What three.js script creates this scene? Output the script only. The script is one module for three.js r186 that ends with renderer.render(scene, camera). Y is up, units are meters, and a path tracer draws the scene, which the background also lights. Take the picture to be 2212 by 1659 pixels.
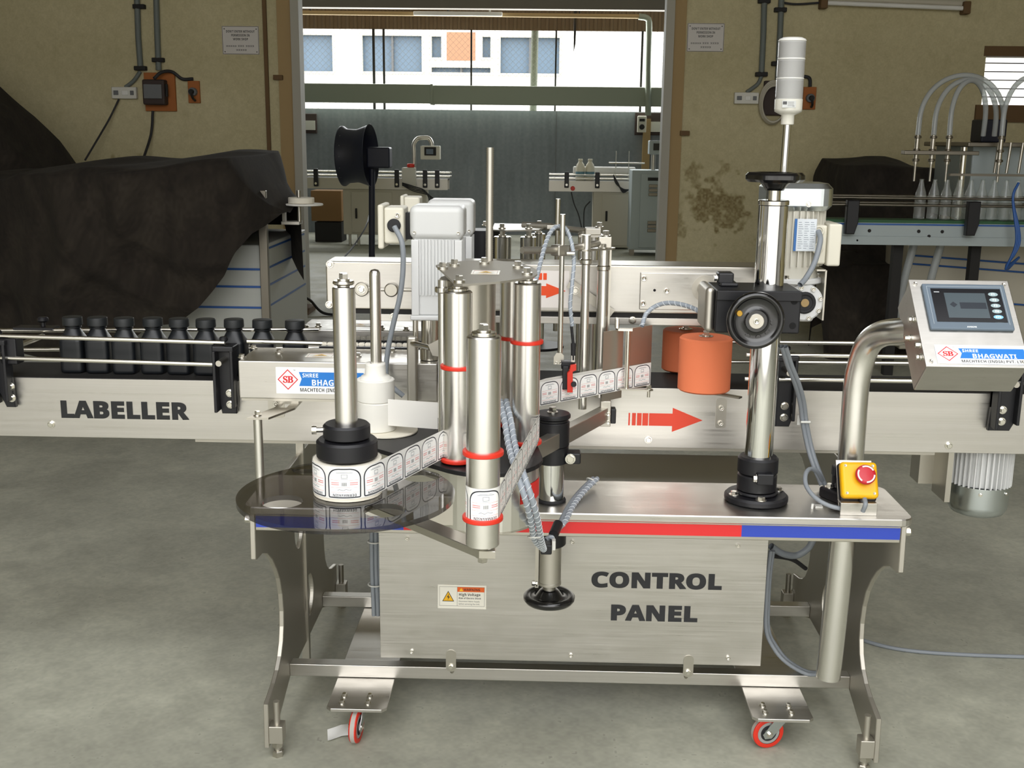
import * as THREE from 'three';
import { RoundedBoxGeometry } from 'three/addons/geometries/RoundedBoxGeometry.js';
import { mergeGeometries, mergeVertices } from 'three/addons/utils/BufferGeometryUtils.js';
import { FontLoader } from 'three/addons/loaders/FontLoader.js';
import { TextGeometry } from 'three/addons/geometries/TextGeometry.js';
import { RectAreaLightUniformsLib } from 'three/addons/lights/RectAreaLightUniformsLib.js';

// ---------- camera, sky, exposure ----------
const scene = new THREE.Scene();
const camera = new THREE.PerspectiveCamera(37.77, 4 / 3, 0.05, 200);
camera.position.set(-0.087, 1.487, 0);
camera.rotation.order = 'YXZ';
camera.rotation.set(-0.2168, 0.0251, 0.0112);
scene.add(camera);
const SKY = 1.7;
scene.background = new THREE.Color(0.985, 0.99, 1.0);
scene.backgroundIntensity = SKY;
const renderer = new THREE.WebGLRenderer({ antialias: true });
renderer.toneMapping = THREE.LinearToneMapping;
renderer.toneMappingExposure = 1.95;
renderer.shadowMap.enabled = true;
renderer.shadowMap.type = THREE.PCFSoftShadowMap;
RectAreaLightUniformsLib.init();

// daylight that comes in through the wide open shutter door behind the photographer
const doorLight = new THREE.RectAreaLight(new THREE.Color(1.0, 0.97, 0.91), 0.6, 8.2, 3.9);
doorLight.position.set(-0.2, 2.05, 1.72);
doorLight.lookAt(-0.2, 2.05, -4);
scene.add(doorLight);
// daylight that falls into the back bay through the mesh-covered opening
const bayLight = new THREE.RectAreaLight(new THREE.Color(0.97, 1.0, 1.0), 6.5, 7.6, 1.1);
bayLight.position.set(-0.8, 2.6, -17.45);
bayLight.lookAt(-0.8, 1.9, -12);
scene.add(bayLight);

// ---------- helpers ----------
let seed = 12345;
const rnd = () => (seed = (seed * 1664525 + 1013904223) >>> 0) / 4294967296;
const used = {};
function numbered(n) { const k = used[n] || 0; used[n] = k + 1; return k ? n + '_' + String(k).padStart(3, '0') : n; }
function thing(name, label, category, base = [0, 0, 0], group) {
  const o = new THREE.Group(); o.name = numbered(name); o.position.set(...base); scene.add(o);
  o.userData.label = label; o.userData.category = category; if (group) o.userData.group = group;
  return o;
}
function structure(name, geo, mat) {
  const m = new THREE.Mesh(merge(geo), mat); m.name = name; m.userData.kind = 'structure';
  m.userData.label = undefined; delete m.userData.label;
  m.castShadow = m.receiveShadow = true; scene.add(m); return m;
}
function basePos(o) { const v = new THREE.Vector3(); for (let p = o; p && p !== scene; p = p.parent) v.add(p.position); return v; }
function merge(geo) {
  const list = (Array.isArray(geo) ? geo.flat(9) : [geo]).map(g => { const n = g.index ? g.toNonIndexed() : g; for (const k of Object.keys(n.attributes)) if (!['position', 'normal', 'uv'].includes(k)) n.deleteAttribute(k); return n; });
  return list.length === 1 ? list[0] : mergeGeometries(list);
}
function part(parent, name, geo, mat, label) {
  const g = merge(geo).clone(), b = basePos(parent); g.translate(-b.x, -b.y, -b.z);
  const m = new THREE.Mesh(g, mat); m.name = name; m.castShadow = m.receiveShadow = true;
  if (label) m.userData.label = label;
  parent.add(m); return m;
}
function single(name, geo, mat, label, category, group) {
  const g = merge(geo).clone(); g.computeBoundingBox(); const bb = g.boundingBox, c = [(bb.min.x + bb.max.x) / 2, bb.min.y, (bb.min.z + bb.max.z) / 2];
  g.translate(-c[0], -c[1], -c[2]);
  const m = new THREE.Mesh(g, mat); m.name = numbered(name); m.position.set(...c); m.castShadow = m.receiveShadow = true;
  m.userData.label = label; m.userData.category = category; if (group) m.userData.group = group;
  scene.add(m); return m;
}
function dup(o, pos, label, turn = 0) { const c = o.clone(); c.name = numbered(o.name.replace(/_\d{3}$/, '')); c.position.set(...pos); c.rotation.y = turn; c.userData = { ...o.userData }; if (label) c.userData.label = label; scene.add(c); return c; }
const V = (...a) => new THREE.Vector3(...a);
function box(x0, x1, y0, y1, z0, z1, r = 0) {
  const w = Math.abs(x1 - x0), h = Math.abs(y1 - y0), d = Math.abs(z1 - z0);
  const g = r ? new RoundedBoxGeometry(w, h, d, 2, Math.min(r, w / 2.01, h / 2.01, d / 2.01)) : new THREE.BoxGeometry(w, h, d);
  return g.translate((x0 + x1) / 2, (y0 + y1) / 2, (z0 + z1) / 2);
}
function cyl(a, b, r, r2 = r, seg = 24, open = false) {
  const A = V(...a), B = V(...b), d = B.clone().sub(A), g = new THREE.CylinderGeometry(r2, r, d.length(), seg, 1, open);
  g.applyQuaternion(new THREE.Quaternion().setFromUnitVectors(V(0, 1, 0), d.normalize()));
  return g.translate((A.x + B.x) / 2, (A.y + B.y) / 2, (A.z + B.z) / 2);
}
// lathe profile [r, t] along an axis from point c
function lathe(pts, c, axis = [0, 1, 0], seg = 32) {
  const g = new THREE.LatheGeometry(pts.map(p => new THREE.Vector2(...p)), seg);
  g.applyQuaternion(new THREE.Quaternion().setFromUnitVectors(V(0, 1, 0), V(...axis).normalize()));
  return g.translate(...c);
}
// closed turned shape with small chamfers
function turned(c, r, h, ch = 0.002, axis, seg = 32) { return lathe([[0.0001, 0], [r - ch, 0], [r, ch], [r, ch], [r, h - ch], [r, h - ch], [r - ch, h], [r - ch, h], [0.0001, h]], c, axis, seg); }
function tube(pts, r, seg = 48, rad = 10, tension = 0.5) {
  const c = new THREE.CatmullRomCurve3(pts.map(p => V(...p)), false, 'catmullrom', tension);
  return new THREE.TubeGeometry(c, seg, r, rad, false);
}
function shapeOf(pts, holes = []) {
  const s = new THREE.Shape(pts.map(p => new THREE.Vector2(...p)));
  for (const h of holes) { const q = new THREE.Path(); if (h.length === 3 && !Array.isArray(h[0])) q.absarc(h[0], h[1], h[2], 0, Math.PI * 2, true); else q.setFromPoints(h.map(p => new THREE.Vector2(...p))); s.holes.push(q); }
  return s;
}
function extrude(shape, d, bevel = 0, curve = 24) { return new THREE.ExtrudeGeometry(shape, { depth: d - 2 * bevel, bevelEnabled: bevel > 0, bevelSize: bevel, bevelOffset: -bevel, bevelThickness: bevel, bevelSegments: 1, curveSegments: curve }).translate(0, 0, bevel); }
// plan polygon [x, z] between heights y0..y1
function plan(pts, y0, y1, holes = [], bevel = 0) { const g = extrude(shapeOf(pts.map(([x, z]) => [x, -z]), holes.map(h => h.length === 3 && !Array.isArray(h[0]) ? [h[0], -h[1], h[2]] : h.map(([x, z]) => [x, -z]))), y1 - y0, bevel); return g.rotateX(-Math.PI / 2).translate(0, y0, 0); }
// elevation polygon [x, y] between depths z0..z1
function elev(pts, z0, z1, holes = [], bevel = 0) { return extrude(shapeOf(pts, holes), z1 - z0, bevel).translate(0, 0, z0); }
// side polygon [z, y] between x0..x1
function side(pts, x0, x1, holes = [], bevel = 0) { return extrude(shapeOf(pts.map(([z, y]) => [-z, y]), holes.map(h => [-h[0], h[1], h[2]])), x1 - x0, bevel).rotateY(Math.PI / 2).translate(x0, 0, 0); }
function hex(c, r, h, axis = [0, 1, 0]) { return lathe([[0.0001, 0], [r, 0], [r, h * 0.85], [r * 0.85, h], [0.0001, h]], c, axis, 6).toNonIndexed(); }
function flatN(g) { const n = g.index ? g.toNonIndexed() : g; n.computeVertexNormals(); return n; }
function bolt(c, r, h, axis = [0, 1, 0]) { return [turned(c, r * 1.35, h * 0.25, 0.0003, axis, 14), flatN(hex(V(...c).addScaledVector(V(...axis), h * 0.25).toArray(), r, h * 0.75, axis))]; }
function socketBolt(c, r, h, axis = [0, 1, 0]) { return lathe([[0.0001, h * 0.45], [r * 0.5, h * 0.45], [r * 0.5, h], [r * 0.9, h], [r, h * 0.9], [r, 0]], c, axis, 14); }
function rrect(w, h, r, n = 5) { const p = []; for (const [cx, cy, a] of [[w / 2 - r, h / 2 - r, 0], [-w / 2 + r, h / 2 - r, 1], [-w / 2 + r, -h / 2 + r, 2], [w / 2 - r, -h / 2 + r, 3]]) for (let i = 0; i <= n; i++) { const t = (a + i / n) * Math.PI / 2; p.push([cx + r * Math.cos(t), cy + r * Math.sin(t)]); } return p; }
const circle = (cx, cy, r, n = 40) => Array.from({ length: n }, (_, i) => [cx + r * Math.cos(i / n * 2 * Math.PI), cy + r * Math.sin(i / n * 2 * Math.PI)]);

// ---------- textures ----------
function noiseGrid(n, cells, s) { // tiling value noise
  let q = s >>> 0; const R = () => (q = (q * 1664525 + 1013904223) >>> 0) / 4294967296;
  const g = Array.from({ length: cells[0] * cells[1] }, R), out = new Float32Array(n * n), sm = t => t * t * (3 - 2 * t);
  for (let y = 0; y < n; y++) for (let x = 0; x < n; x++) {
    const fx = x / n * cells[0], fy = y / n * cells[1], ix = fx | 0, iy = fy | 0, tx = sm(fx - ix), ty = sm(fy - iy);
    const a = (i, j) => g[(iy + j) % cells[1] * cells[0] + (ix + i) % cells[0]];
    out[y * n + x] = (a(0, 0) * (1 - tx) + a(1, 0) * tx) * (1 - ty) + (a(0, 1) * (1 - tx) + a(1, 1) * tx) * ty;
  }
  return out;
}
function dataTex(n, f, srgb = true, rep = [1, 1]) {
  const d = new Uint8Array(n * n * 4);
  for (let i = 0; i < n * n; i++) { const c = f(i, i % n, (i / n) | 0); d[i * 4] = Math.max(0, Math.min(255, c[0])); d[i * 4 + 1] = Math.max(0, Math.min(255, c[1])); d[i * 4 + 2] = Math.max(0, Math.min(255, c[2])); d[i * 4 + 3] = 255; }
  const t = new THREE.DataTexture(d, n, n); t.wrapS = t.wrapT = THREE.RepeatWrapping; t.magFilter = THREE.LinearFilter; t.minFilter = THREE.LinearMipmapLinearFilter; t.generateMipmaps = true;
  if (srgb) t.colorSpace = THREE.SRGBColorSpace; t.repeat.set(...rep); t.needsUpdate = true; return t;
}
function canvasTex(w, h, draw) {
  const c = document.createElement('canvas'); c.width = w; c.height = h; const x = c.getContext('2d'); draw(x, w, h);
  const t = new THREE.CanvasTexture(c); t.colorSpace = THREE.SRGBColorSpace; t.wrapS = THREE.RepeatWrapping; t.anisotropy = 8; return t;
}
const N = 512;
const nA = noiseGrid(N, [6, 6], 3), nB = noiseGrid(N, [23, 23], 4), nC = noiseGrid(N, [90, 90], 5), nD = noiseGrid(N, [256, 256], 6), nS = noiseGrid(N, [5, 220], 7), nS2 = noiseGrid(N, [14, 400], 8), nV = noiseGrid(N, [60, 6], 9);
// cement floor: cloudy, with darker specks and scuffs
const floorTex = dataTex(N, (i) => { const s = nC[i] * nD[i] > 0.78 ? -28 : 0, v = (nA[i] - 0.5) * 20 + (nB[i] - 0.5) * 16 + (nC[i] - 0.5) * 12 + (nD[i] - 0.5) * 12 + s; return [168 + v, 168 + v, 153 + v * 0.9]; }, true, [1, 1]);
const floorRough = dataTex(N, (i) => { const v = 165 + (nB[i] - 0.5) * 40 + (nA[i] - 0.5) * 30; return [v, v, v]; }, false);
// limewashed plaster with grime blotches
const wallTex = dataTex(N, (i) => { const g = Math.max(0, nB[i] * nA[i] - 0.55) * 90 + Math.max(0, nA[i] - 0.6) * 40, sp = nC[i] * nB[i] > 0.8 ? 14 : 0, v = (nA[i] - 0.5) * 12 + (nC[i] - 0.5) * 10 + (nD[i] - 0.5) * 10; return [184 + v - g - sp, 173 + v - g * 1.15 - sp, 132 + v - g * 1.4 - sp]; });
// the rear wall carries its own brown damp stains, placed as seen (5 m tile, x and y in metres)
const STAINS = [[1.38, 0.95, 0.2, 0.75], [1.55, 0.84, 0.13, 0.65], [1.2, 1.15, 0.1, 0.45], [1.45, 1.22, 0.07, 0.45], [1.87, 0.67, 0.12, 0.4], [-2.74, 1.68, 0.03, 0.9], [-2.81, 1.44, 0.06, 0.5], [-3.0, 1.4, 0.05, 0.4], [-2.5, 1.55, 0.05, 0.4], [-3.5, 2.35, 0.03, 0.7], [2.6, 1.3, 0.05, 0.4], [1.1, 0.75, 0.08, 0.45]];
const rearWallTex = dataTex(1024, (i, px, py) => {
  const k = (py % N) * N + px % N, k2 = ((py * 2) % N) * N + (px * 2) % N, v = (nA[k] - 0.5) * 12 + (nC[k] - 0.5) * 8 + (nD[k] - 0.5) * 10 + (nB[k2] - 0.5) * 6; let s = Math.max(0, nB[k] * nA[k] - 0.55) * 0.4;
  let wx = px / 1024 * 5; if (wx > 3.2 && wx < 5) wx = wx - 5 * 1; const wy = py / 1024 * 5;
  for (const [sx, sy, r, a] of STAINS) { const d = Math.hypot(wx - sx, (wy - sy) * 0.8) / r + (nB[k2] - 0.5) * 1.1 + (nC[k] - 0.5) * 0.7; if (d < 1) s = Math.max(s, a * Math.min(1, (1 - d) * 2.2) * (0.35 + 0.65 * nC[k2])); }
  return [194 + v - s * 88, 184 + v - s * 96, 146 + v - s * 98];
});
const greyWallTex = dataTex(N, (i) => { const v = (nA[i] - 0.5) * 14 + (nV[i] - 0.5) * 10 + (nC[i] - 0.5) * 8; return [128 + v, 134 + v, 138 + v]; });
const brushed = dataTex(N, (i) => { const v = (nS[i] - 0.5) * 7 + (nS2[i] - 0.5) * 6 + (nA[i] - 0.5) * 6; return [206 + v, 203 + v, 197 + v]; });
const brushedRough = dataTex(N, (i) => { const v = 255 * (0.36 + (nS[i] - 0.5) * 0.1 + (nS2[i] - 0.5) * 0.08 + (nB[i] - 0.5) * 0.08); return [v, v, v]; }, false);
const tarpTex = dataTex(N, (i) => { const v = (nB[i] - 0.5) * 16 + (nC[i] - 0.5) * 10 + (nA[i] - 0.5) * 12; return [38 + v, 32 + v, 25 + v * 0.9]; });

// ---------- materials ----------
const std = (color, rough = 0.5, metal = 0, extra = {}) => new THREE.MeshStandardMaterial({ color, roughness: rough, metalness: metal, ...extra });
const phys = (color, rough, metal, extra = {}) => new THREE.MeshPhysicalMaterial({ color, roughness: rough, metalness: metal, ...extra });
const M = {
  panel: phys(0xffffff, 1, 1, { map: brushed, roughnessMap: brushedRough }),
  steel: std(0xc4c0b6, 0.34, 1), steelDull: std(0xc4c0b6, 0.45, 1), steelDark: std(0x8b857a, 0.4, 1),
  roller: std(0xeeece7, 0.27, 1), chrome: std(0xe8e8e6, 0.07, 1), bright: std(0xe2dfd6, 0.2, 1), zinc: std(0xcfd6d8, 0.26, 1),
  alloy: std(0xd6d7d6, 0.42), alloyCap: std(0xcdcecc, 0.38), cream: std(0xcfccc0, 0.5, 0.0), creamBox: std(0xd6d2c2, 0.5),
  black: std(0x16161a, 0.42), blackGloss: phys(0x0d0d0f, 0.22, 0, { clearcoat: 0.6, clearcoatRoughness: 0.15 }), blackMetal: std(0x1b1b1e, 0.45, 0.3), rubber: std(0x202022, 0.7),
  red: std(0xd8321f, 0.4), orange: std(0xf5865a, 0.8), stripeRed: std(0xd42a2b, 0.4), stripeBlue: std(0x2d45ae, 0.4), yellow: std(0xf2b705, 0.4),
  paper: std(0xeceae2, 0.7), paperCream: std(0xe9e3d2, 0.75), cable: std(0x868c92, 0.5), cableDark: std(0x2a2a2c, 0.6), sleeve: phys(0x9aa2ab, 0.25, 0), tie: std(0xd8d8d2, 0.6), wrapEdge: std(0xd5dade, 0.4),
  white: std(0xe9e8e2, 0.5), grey: std(0x6d6f70, 0.6), hmi: std(0x64727f, 0.5), screen: std(0x15161a, 0.25), dark: std(0x1c1a18, 0.7), hole: std(0x0b0b0b, 0.9),
  ochre: std(0xa68c60, 0.75), brown: std(0x6b5234, 0.8), jamb: std(0xaaa698, 0.7), conduit: std(0x6d7470, 0.6), board: std(0xa8632a, 0.7), boardDark: std(0x3c2f2a, 0.7),
  wallM: std(0xffffff, 0.92, 0, { map: wallTex }), floorM: phys(0xffffff, 1, 0, { map: floorTex, roughnessMap: floorRough }), greyWall: std(0xffffff, 0.9, 0, { map: greyWallTex }),
  tarp: std(0xffffff, 0.97, 0, { map: tarpTex, side: THREE.DoubleSide }), acrylic: phys(0xb4b2b2, 0.03, 0, { transmission: 1, thickness: 0, ior: 1.49 }),
  glass: phys(0xfafcfb, 0.04, 0, { transmission: 1, thickness: 0, ior: 1.3 }), hose: phys(0xd0d4d4, 0.25, 0, { transmission: 0.5, thickness: 0 }), roof: std(0x8a8278, 0.9), bayRoof: std(0xb8b4a8, 0.9), apron: std(0x9a978f, 0.95), render: std(0xaaa8a2, 0.9), brushedTop: std(0xc4c0b6, 0.58, 1), clearGlass: phys(0xf6f8f7, 0.06, 0, { transmission: 0.86, thickness: 0, ior: 1.5 }), rearWall: std(0xffffff, 0.92, 0, { map: rearWallTex }),
  facade: std(0xf2efe8, 0.9), pane: std(0x6a7f92, 0.3, 0.0), brick: std(0xb98a6c, 0.9), fascia: std(0x6e5b45, 0.85), duct: std(0x8d9483, 0.55, 0.2), wire: std(0xa7a596, 0.6), bottle: phys(0x15181c, 0.38, 0), cap: std(0x1d2022, 0.5), green: std(0x2d5b38, 0.6), paleBlue: std(0xa9b3b4, 0.55, 0.2), wrap: std(0xb9bbb4, 0.5), navy: std(0x14182c, 0.5), carton: std(0x8a6a43, 0.85), blueHose: std(0x2b5aa0, 0.4), skin: std(0xbfb9a8, 0.6), hdpe: std(0xe6e0cc, 0.5), plateWhite: std(0xd9d7cc, 0.5),
};
const font = await new FontLoader().loadAsync('fonts/droid/droid_sans_bold.typeface.json');
// lettering standing on a plane facing +z, fitted to a box
function letters(txt, x0, x1, y0, y1, z, d = 0.0008) {
  const g = new TextGeometry(txt, { font, size: 1, depth: d, curveSegments: 5, bevelEnabled: true, bevelSize: 0.045, bevelThickness: 0.0001, bevelSegments: 1 }); g.computeBoundingBox(); const b = g.boundingBox;
  return g.translate(-b.min.x, -b.min.y, 0).scale((x1 - x0) / (b.max.x - b.min.x), (y1 - y0) / (b.max.y - b.min.y), 1).translate(x0, y0, z);
}
// a thin printed sheet, front face textured; u,v axes given as vectors
function sheet(tex, w, h, t = 0.0006, rough = 0.45) { const m = std(0xffffff, rough, 0, { map: tex }); return { mat: m, geo: new THREE.BoxGeometry(w, h, t) }; }
function sticker(parent, name, tex, w, h, pos, rot, label, t = 0.0008) {
  const s = sheet(tex, w, h, t); if (rot) s.geo.applyMatrix4(new THREE.Matrix4().makeRotationFromEuler(new THREE.Euler(...rot))); s.geo.translate(...pos); return part(parent, name, s.geo, s.mat, label);
}
const logoTex = canvasTex(1024, 300, (x, w, h) => {
  x.fillStyle = '#f4f5f4'; x.fillRect(0, 0, w, h);
  x.save(); x.translate(135, 140); x.rotate(Math.PI / 4); x.strokeStyle = '#d6222a'; x.lineWidth = 11; x.strokeRect(-78, -78, 156, 156); x.restore();
  x.fillStyle = '#d6222a'; x.strokeStyle = '#d6222a'; x.lineWidth = 4; x.font = 'bold 104px serif'; x.textAlign = 'center'; for (const [ch, cx] of [['S', 106], ['B', 163]]) { x.fillText(ch, cx, 176); x.strokeText(ch, cx, 176); }
  x.fillStyle = '#333'; x.font = '20px sans-serif'; x.fillText('TM', 212, 40);
  x.fillStyle = '#1878cf'; x.beginPath(); x.moveTo(262, 52); x.lineTo(1000, 52); x.lineTo(1000, 212); x.lineTo(262, 212); x.lineTo(292, 130); x.fill();
  x.fillStyle = '#fff'; x.textAlign = 'left'; x.font = 'bold 62px sans-serif'; x.fillText('SHREE', 300, 112); x.font = 'bold 94px sans-serif'; x.save(); x.translate(400, 204); x.scale(1.02, 1); x.fillText('BHAGWATI', 0, 0, 570); x.restore();
  x.fillStyle = '#1b1b1b'; x.font = 'bold 58px sans-serif'; x.fillText('MACHTECH (INDIA) PVT. LTD.', 268, 276, 730);
});
// printed label web: one label per repeat, lettering upside down
const labelTex = canvasTex(256, 256, (x, w, h) => {
  x.fillStyle = '#e9e8e4'; x.fillRect(0, 0, w, h);
  x.fillStyle = '#fbfbf9'; x.strokeStyle = '#20242c'; x.lineWidth = 9; x.beginPath(); x.moveTo(16, 236); x.lineTo(14, 100); x.bezierCurveTo(16, 40, 50, 20, 92, 18); x.lineTo(164, 18); x.bezierCurveTo(206, 20, 240, 40, 242, 100); x.lineTo(240, 236); x.quadraticCurveTo(240, 244, 230, 244); x.lineTo(26, 244); x.quadraticCurveTo(16, 244, 16, 236); x.fill(); x.stroke();
  x.save(); x.translate(w, h); x.rotate(Math.PI); x.textAlign = 'center';
  x.fillStyle = '#2c3038'; x.font = 'bold 28px sans-serif'; x.fillText('DERMAVASIN', 128, 40, 170);
  x.strokeStyle = '#e08a86'; x.lineWidth = 2; for (const y of [52, 92, 150]) { x.beginPath(); x.moveTo(30, y); x.lineTo(226, y); x.stroke(); }
  x.strokeStyle = '#60656c'; x.lineWidth = 3; x.beginPath(); x.moveTo(80, 76); x.bezierCurveTo(100, 60, 110, 90, 128, 72); x.bezierCurveTo(146, 60, 156, 88, 176, 70); x.stroke();
  x.fillStyle = '#d9625e'; x.font = '13px sans-serif'; for (const [a, b] of [[62, 112], [62, 126], [194, 112], [194, 126]]) x.fillRect(a - 28, b, 56, 5);
  x.fillStyle = '#33373c'; for (let i = 0; i < 9; i++) x.fillRect(112 + i * 4, 104, 2, 28);
  x.strokeStyle = '#70757a'; x.strokeRect(108, 168, 40, 26); x.fillStyle = '#8a8f94'; x.fillRect(70, 206, 116, 4); x.fillRect(84, 214, 88, 3); x.fillRect(104, 158, 48, 3);
  x.restore();
});
const PITCH = 0.064;
const labelMat = std(0xffffff, 0.5, 0, { map: labelTex, side: THREE.DoubleSide });
// upright paper ribbon through plan points [x, z]
function ribbon(pts, y0, h, u0 = 0, t = 0.0006) {
  const pos = [], uv = [], idx = []; let L = u0;
  pts.forEach(([x, z], i) => { if (i) L += Math.hypot(x - pts[i - 1][0], z - pts[i - 1][1]); pos.push(x, y0, z, x, y0 + h, z); uv.push(L / PITCH, 0, L / PITCH, 1); if (i) { const a = i * 2; idx.push(a - 2, a, a - 1, a, a + 1, a - 1); } });
  const g = new THREE.BufferGeometry(); g.setAttribute('position', new THREE.Float32BufferAttribute(pos, 3)); g.setAttribute('uv', new THREE.Float32BufferAttribute(uv, 2)); g.setIndex(idx); g.computeVertexNormals(); return g;
}
const arcPts = (cx, cz, r, a0, a1, n = 20) => Array.from({ length: n + 1 }, (_, i) => { const a = a0 + (a1 - a0) * i / n; return [cx + r * Math.cos(a), cz + r * Math.sin(a)]; });
const cautionTex = canvasTex(512, 200, (x, w, h) => {
  x.fillStyle = '#f2f0e6'; x.fillRect(0, 0, w, h); x.strokeStyle = '#7a3a2a'; x.lineWidth = 6; x.strokeRect(40, 22, w - 80, h - 44); x.fillStyle = '#b5462f'; x.fillRect(40, 22, w - 80, 14);
  x.fillStyle = '#e7b71a'; x.beginPath(); x.moveTo(256, 46); x.lineTo(390, 140); x.lineTo(122, 140); x.fill(); x.fillStyle = '#3a2a10'; x.fillRect(210, 96, 92, 26); x.fillStyle = '#6a6458'; x.fillRect(90, 150, 330, 8); x.fillRect(120, 163, 270, 6);
});

// ================= THE SETTING =================
function uvMetres(g, s = 1) { // planar uv in metres by dominant normal
  const p = g.attributes.position, n = g.attributes.normal, uv = new Float32Array(p.count * 2);
  for (let i = 0; i < p.count; i++) { const ax = Math.abs(n.getX(i)), ay = Math.abs(n.getY(i)), az = Math.abs(n.getZ(i)); let u, v; if (ay >= ax && ay >= az) { u = p.getX(i); v = p.getZ(i); } else if (ax > az) { u = p.getZ(i); v = p.getY(i); } else { u = p.getX(i); v = p.getY(i); } uv[i * 2] = u / s; uv[i * 2 + 1] = v / s; }
  g.setAttribute('uv', new THREE.BufferAttribute(uv, 2)); return g;
}
const um = (g, s) => uvMetres(g.index ? g.toNonIndexed() : g, s);
structure('floor', um(box(-6.4, 6, -0.15, 0, -17.7, 1.8), 2.1), M.floorM);
structure('floor_outside', um(box(-40, 40, -0.3, -0.02, 1.82, 40), 3), M.apron);
structure('floor_yard', um(box(-40, 40, -0.3, -0.02, -60, -17.72), 3), M.apron);
const WZ = -9.8, DL = -2.148, DR = 0.912;
structure('wall_rear_left', um(elev([[-6.4, 0], [DL - 0.19, 0], [DL - 0.19, 4.8], [-6.4, 4.8]], WZ - 0.25, WZ), 5), M.rearWall);
const wx0 = 3.577, wx1 = wx0 + 0.95, wy0 = 1.791, wy1 = 2.205;
structure('wall_rear_right', um(elev([[DR + 0.17, 0], [6, 0], [6, 4.8], [DR + 0.17, 4.8]], WZ - 0.25, WZ, [[[wx0, wy0], [wx0, wy1], [wx1, wy1], [wx1, wy0]]]), 5), M.rearWall);
structure('wall_rear_lintel', um(box(DL - 0.19, DR + 0.17, 3.05, 4.8, WZ - 0.25, WZ), 2.4), M.wallM);
structure('wall_left', um(box(-6.65, -6.4, 0, 4.8, -10.05, -1.7), 2.4), M.wallM);
structure('wall_right', um(box(6, 6.25, 0, 4.8, -10.05, -1.7), 2.4), M.wallM);
structure('ceiling', um(box(-6.65, 6.25, 4.8, 5, -10.05, -1.7), 2), M.roof);
structure('trim_6', box(-6.65, 6.25, 4.5, 4.8, -1.85, -1.7), M.fascia);
structure('ceiling_porch', um(box(-6.65, -2.9, 4.8, 5, -1.7, 3.2), 2), M.roof);
structure('wall_left_porch', um(box(-6.65, -6.4, 0, 4.8, -1.7, 3.2), 2.4), M.render);
structure('wall_front_porch', um(box(-6.65, -2.9, 0, 4.8, 3.2, 3.4), 2.4), M.render);
structure('ceiling_porch_right', um(box(2.9, 6.25, 4.8, 5, -1.7, 3.2), 2), M.roof);
structure('wall_right_porch', um(box(6, 6.25, 0, 4.8, -1.7, 3.2), 2.4), M.render);
structure('wall_front_porch_right', um(box(2.9, 6.25, 0, 4.8, 3.2, 3.4), 2.4), M.render);
structure('wall_yard', um(box(-20, 20, -0.02, 3.0, 8, 8.25), 2.4), M.render);
// louvred window in the rear wall
{
  const w = structure('window_1', [box(wx0 - 0.02, wx1, wy1 - 0.02, wy1 + 0.06, WZ - 0.2, WZ + 0.01), box(wx0 - 0.05, wx1, wy0 - 0.14, wy0, WZ - 0.22, WZ + 0.03)], M.brown);
  for (let i = 0; i < 6; i++) { const y = wy0 + (wy1 - wy0) * (i + 0.5) / 6, g = new THREE.BoxGeometry(wx1 - wx0, (wy1 - wy0) / 6 * 1.02, 0.006); g.rotateX(1.35).translate((wx0 + wx1) / 2, y, WZ - 0.12); part(w, 'louvre_pane', g, M.glass); part(w, 'louvre_bar', box(wx0, wx1, wy0 + (wy1 - wy0) * i / 6 - 0.004, wy0 + (wy1 - wy0) * i / 6 + 0.004, WZ - 0.13, WZ - 0.105), M.dark); }
}
// doorway linings
structure('trim_1', [um(box(DL - 0.19, DL - 0.07, 0, 3.05, WZ - 0.27, WZ + 0.02), 1)], M.ochre);
structure('trim_2', box(DL - 0.07, DL, 0, 3.05, WZ - 0.12, WZ + 0.05), M.jamb);
structure('trim_3', box(DR + 0.07, DR + 0.17, 0, 3.05, WZ - 0.27, WZ + 0.02), M.ochre);
structure('trim_4', box(DR, DR + 0.07, 0, 3.05, WZ - 0.12, WZ + 0.05), M.jamb);
for (const [x, y] of [[-2.339, 1.955], [-2.389, 1.182], [1.106, 1.532]]) single('hinge_bracket', box(x - 0.04, x + 0.04, y - 0.02, y + 0.02, WZ, WZ + 0.05, 0.004), M.brown, x < 0 ? (y > 1.6 ? 'upper small rusty bracket on wall beside left door lining' : 'lower small rusty bracket on wall, left door lining, by tarpaulin') : 'small rusty steel bracket on wall beside right door lining', 'bracket', 'rusty brackets beside the doorway');
single('steel_rail', [box(-2.456, -2.424, 1.134, 4.6, WZ, WZ + 0.03, 0.004)], M.brown, 'narrow brown upright rail fixed to plaster wall left of doorway', 'rail');
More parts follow.
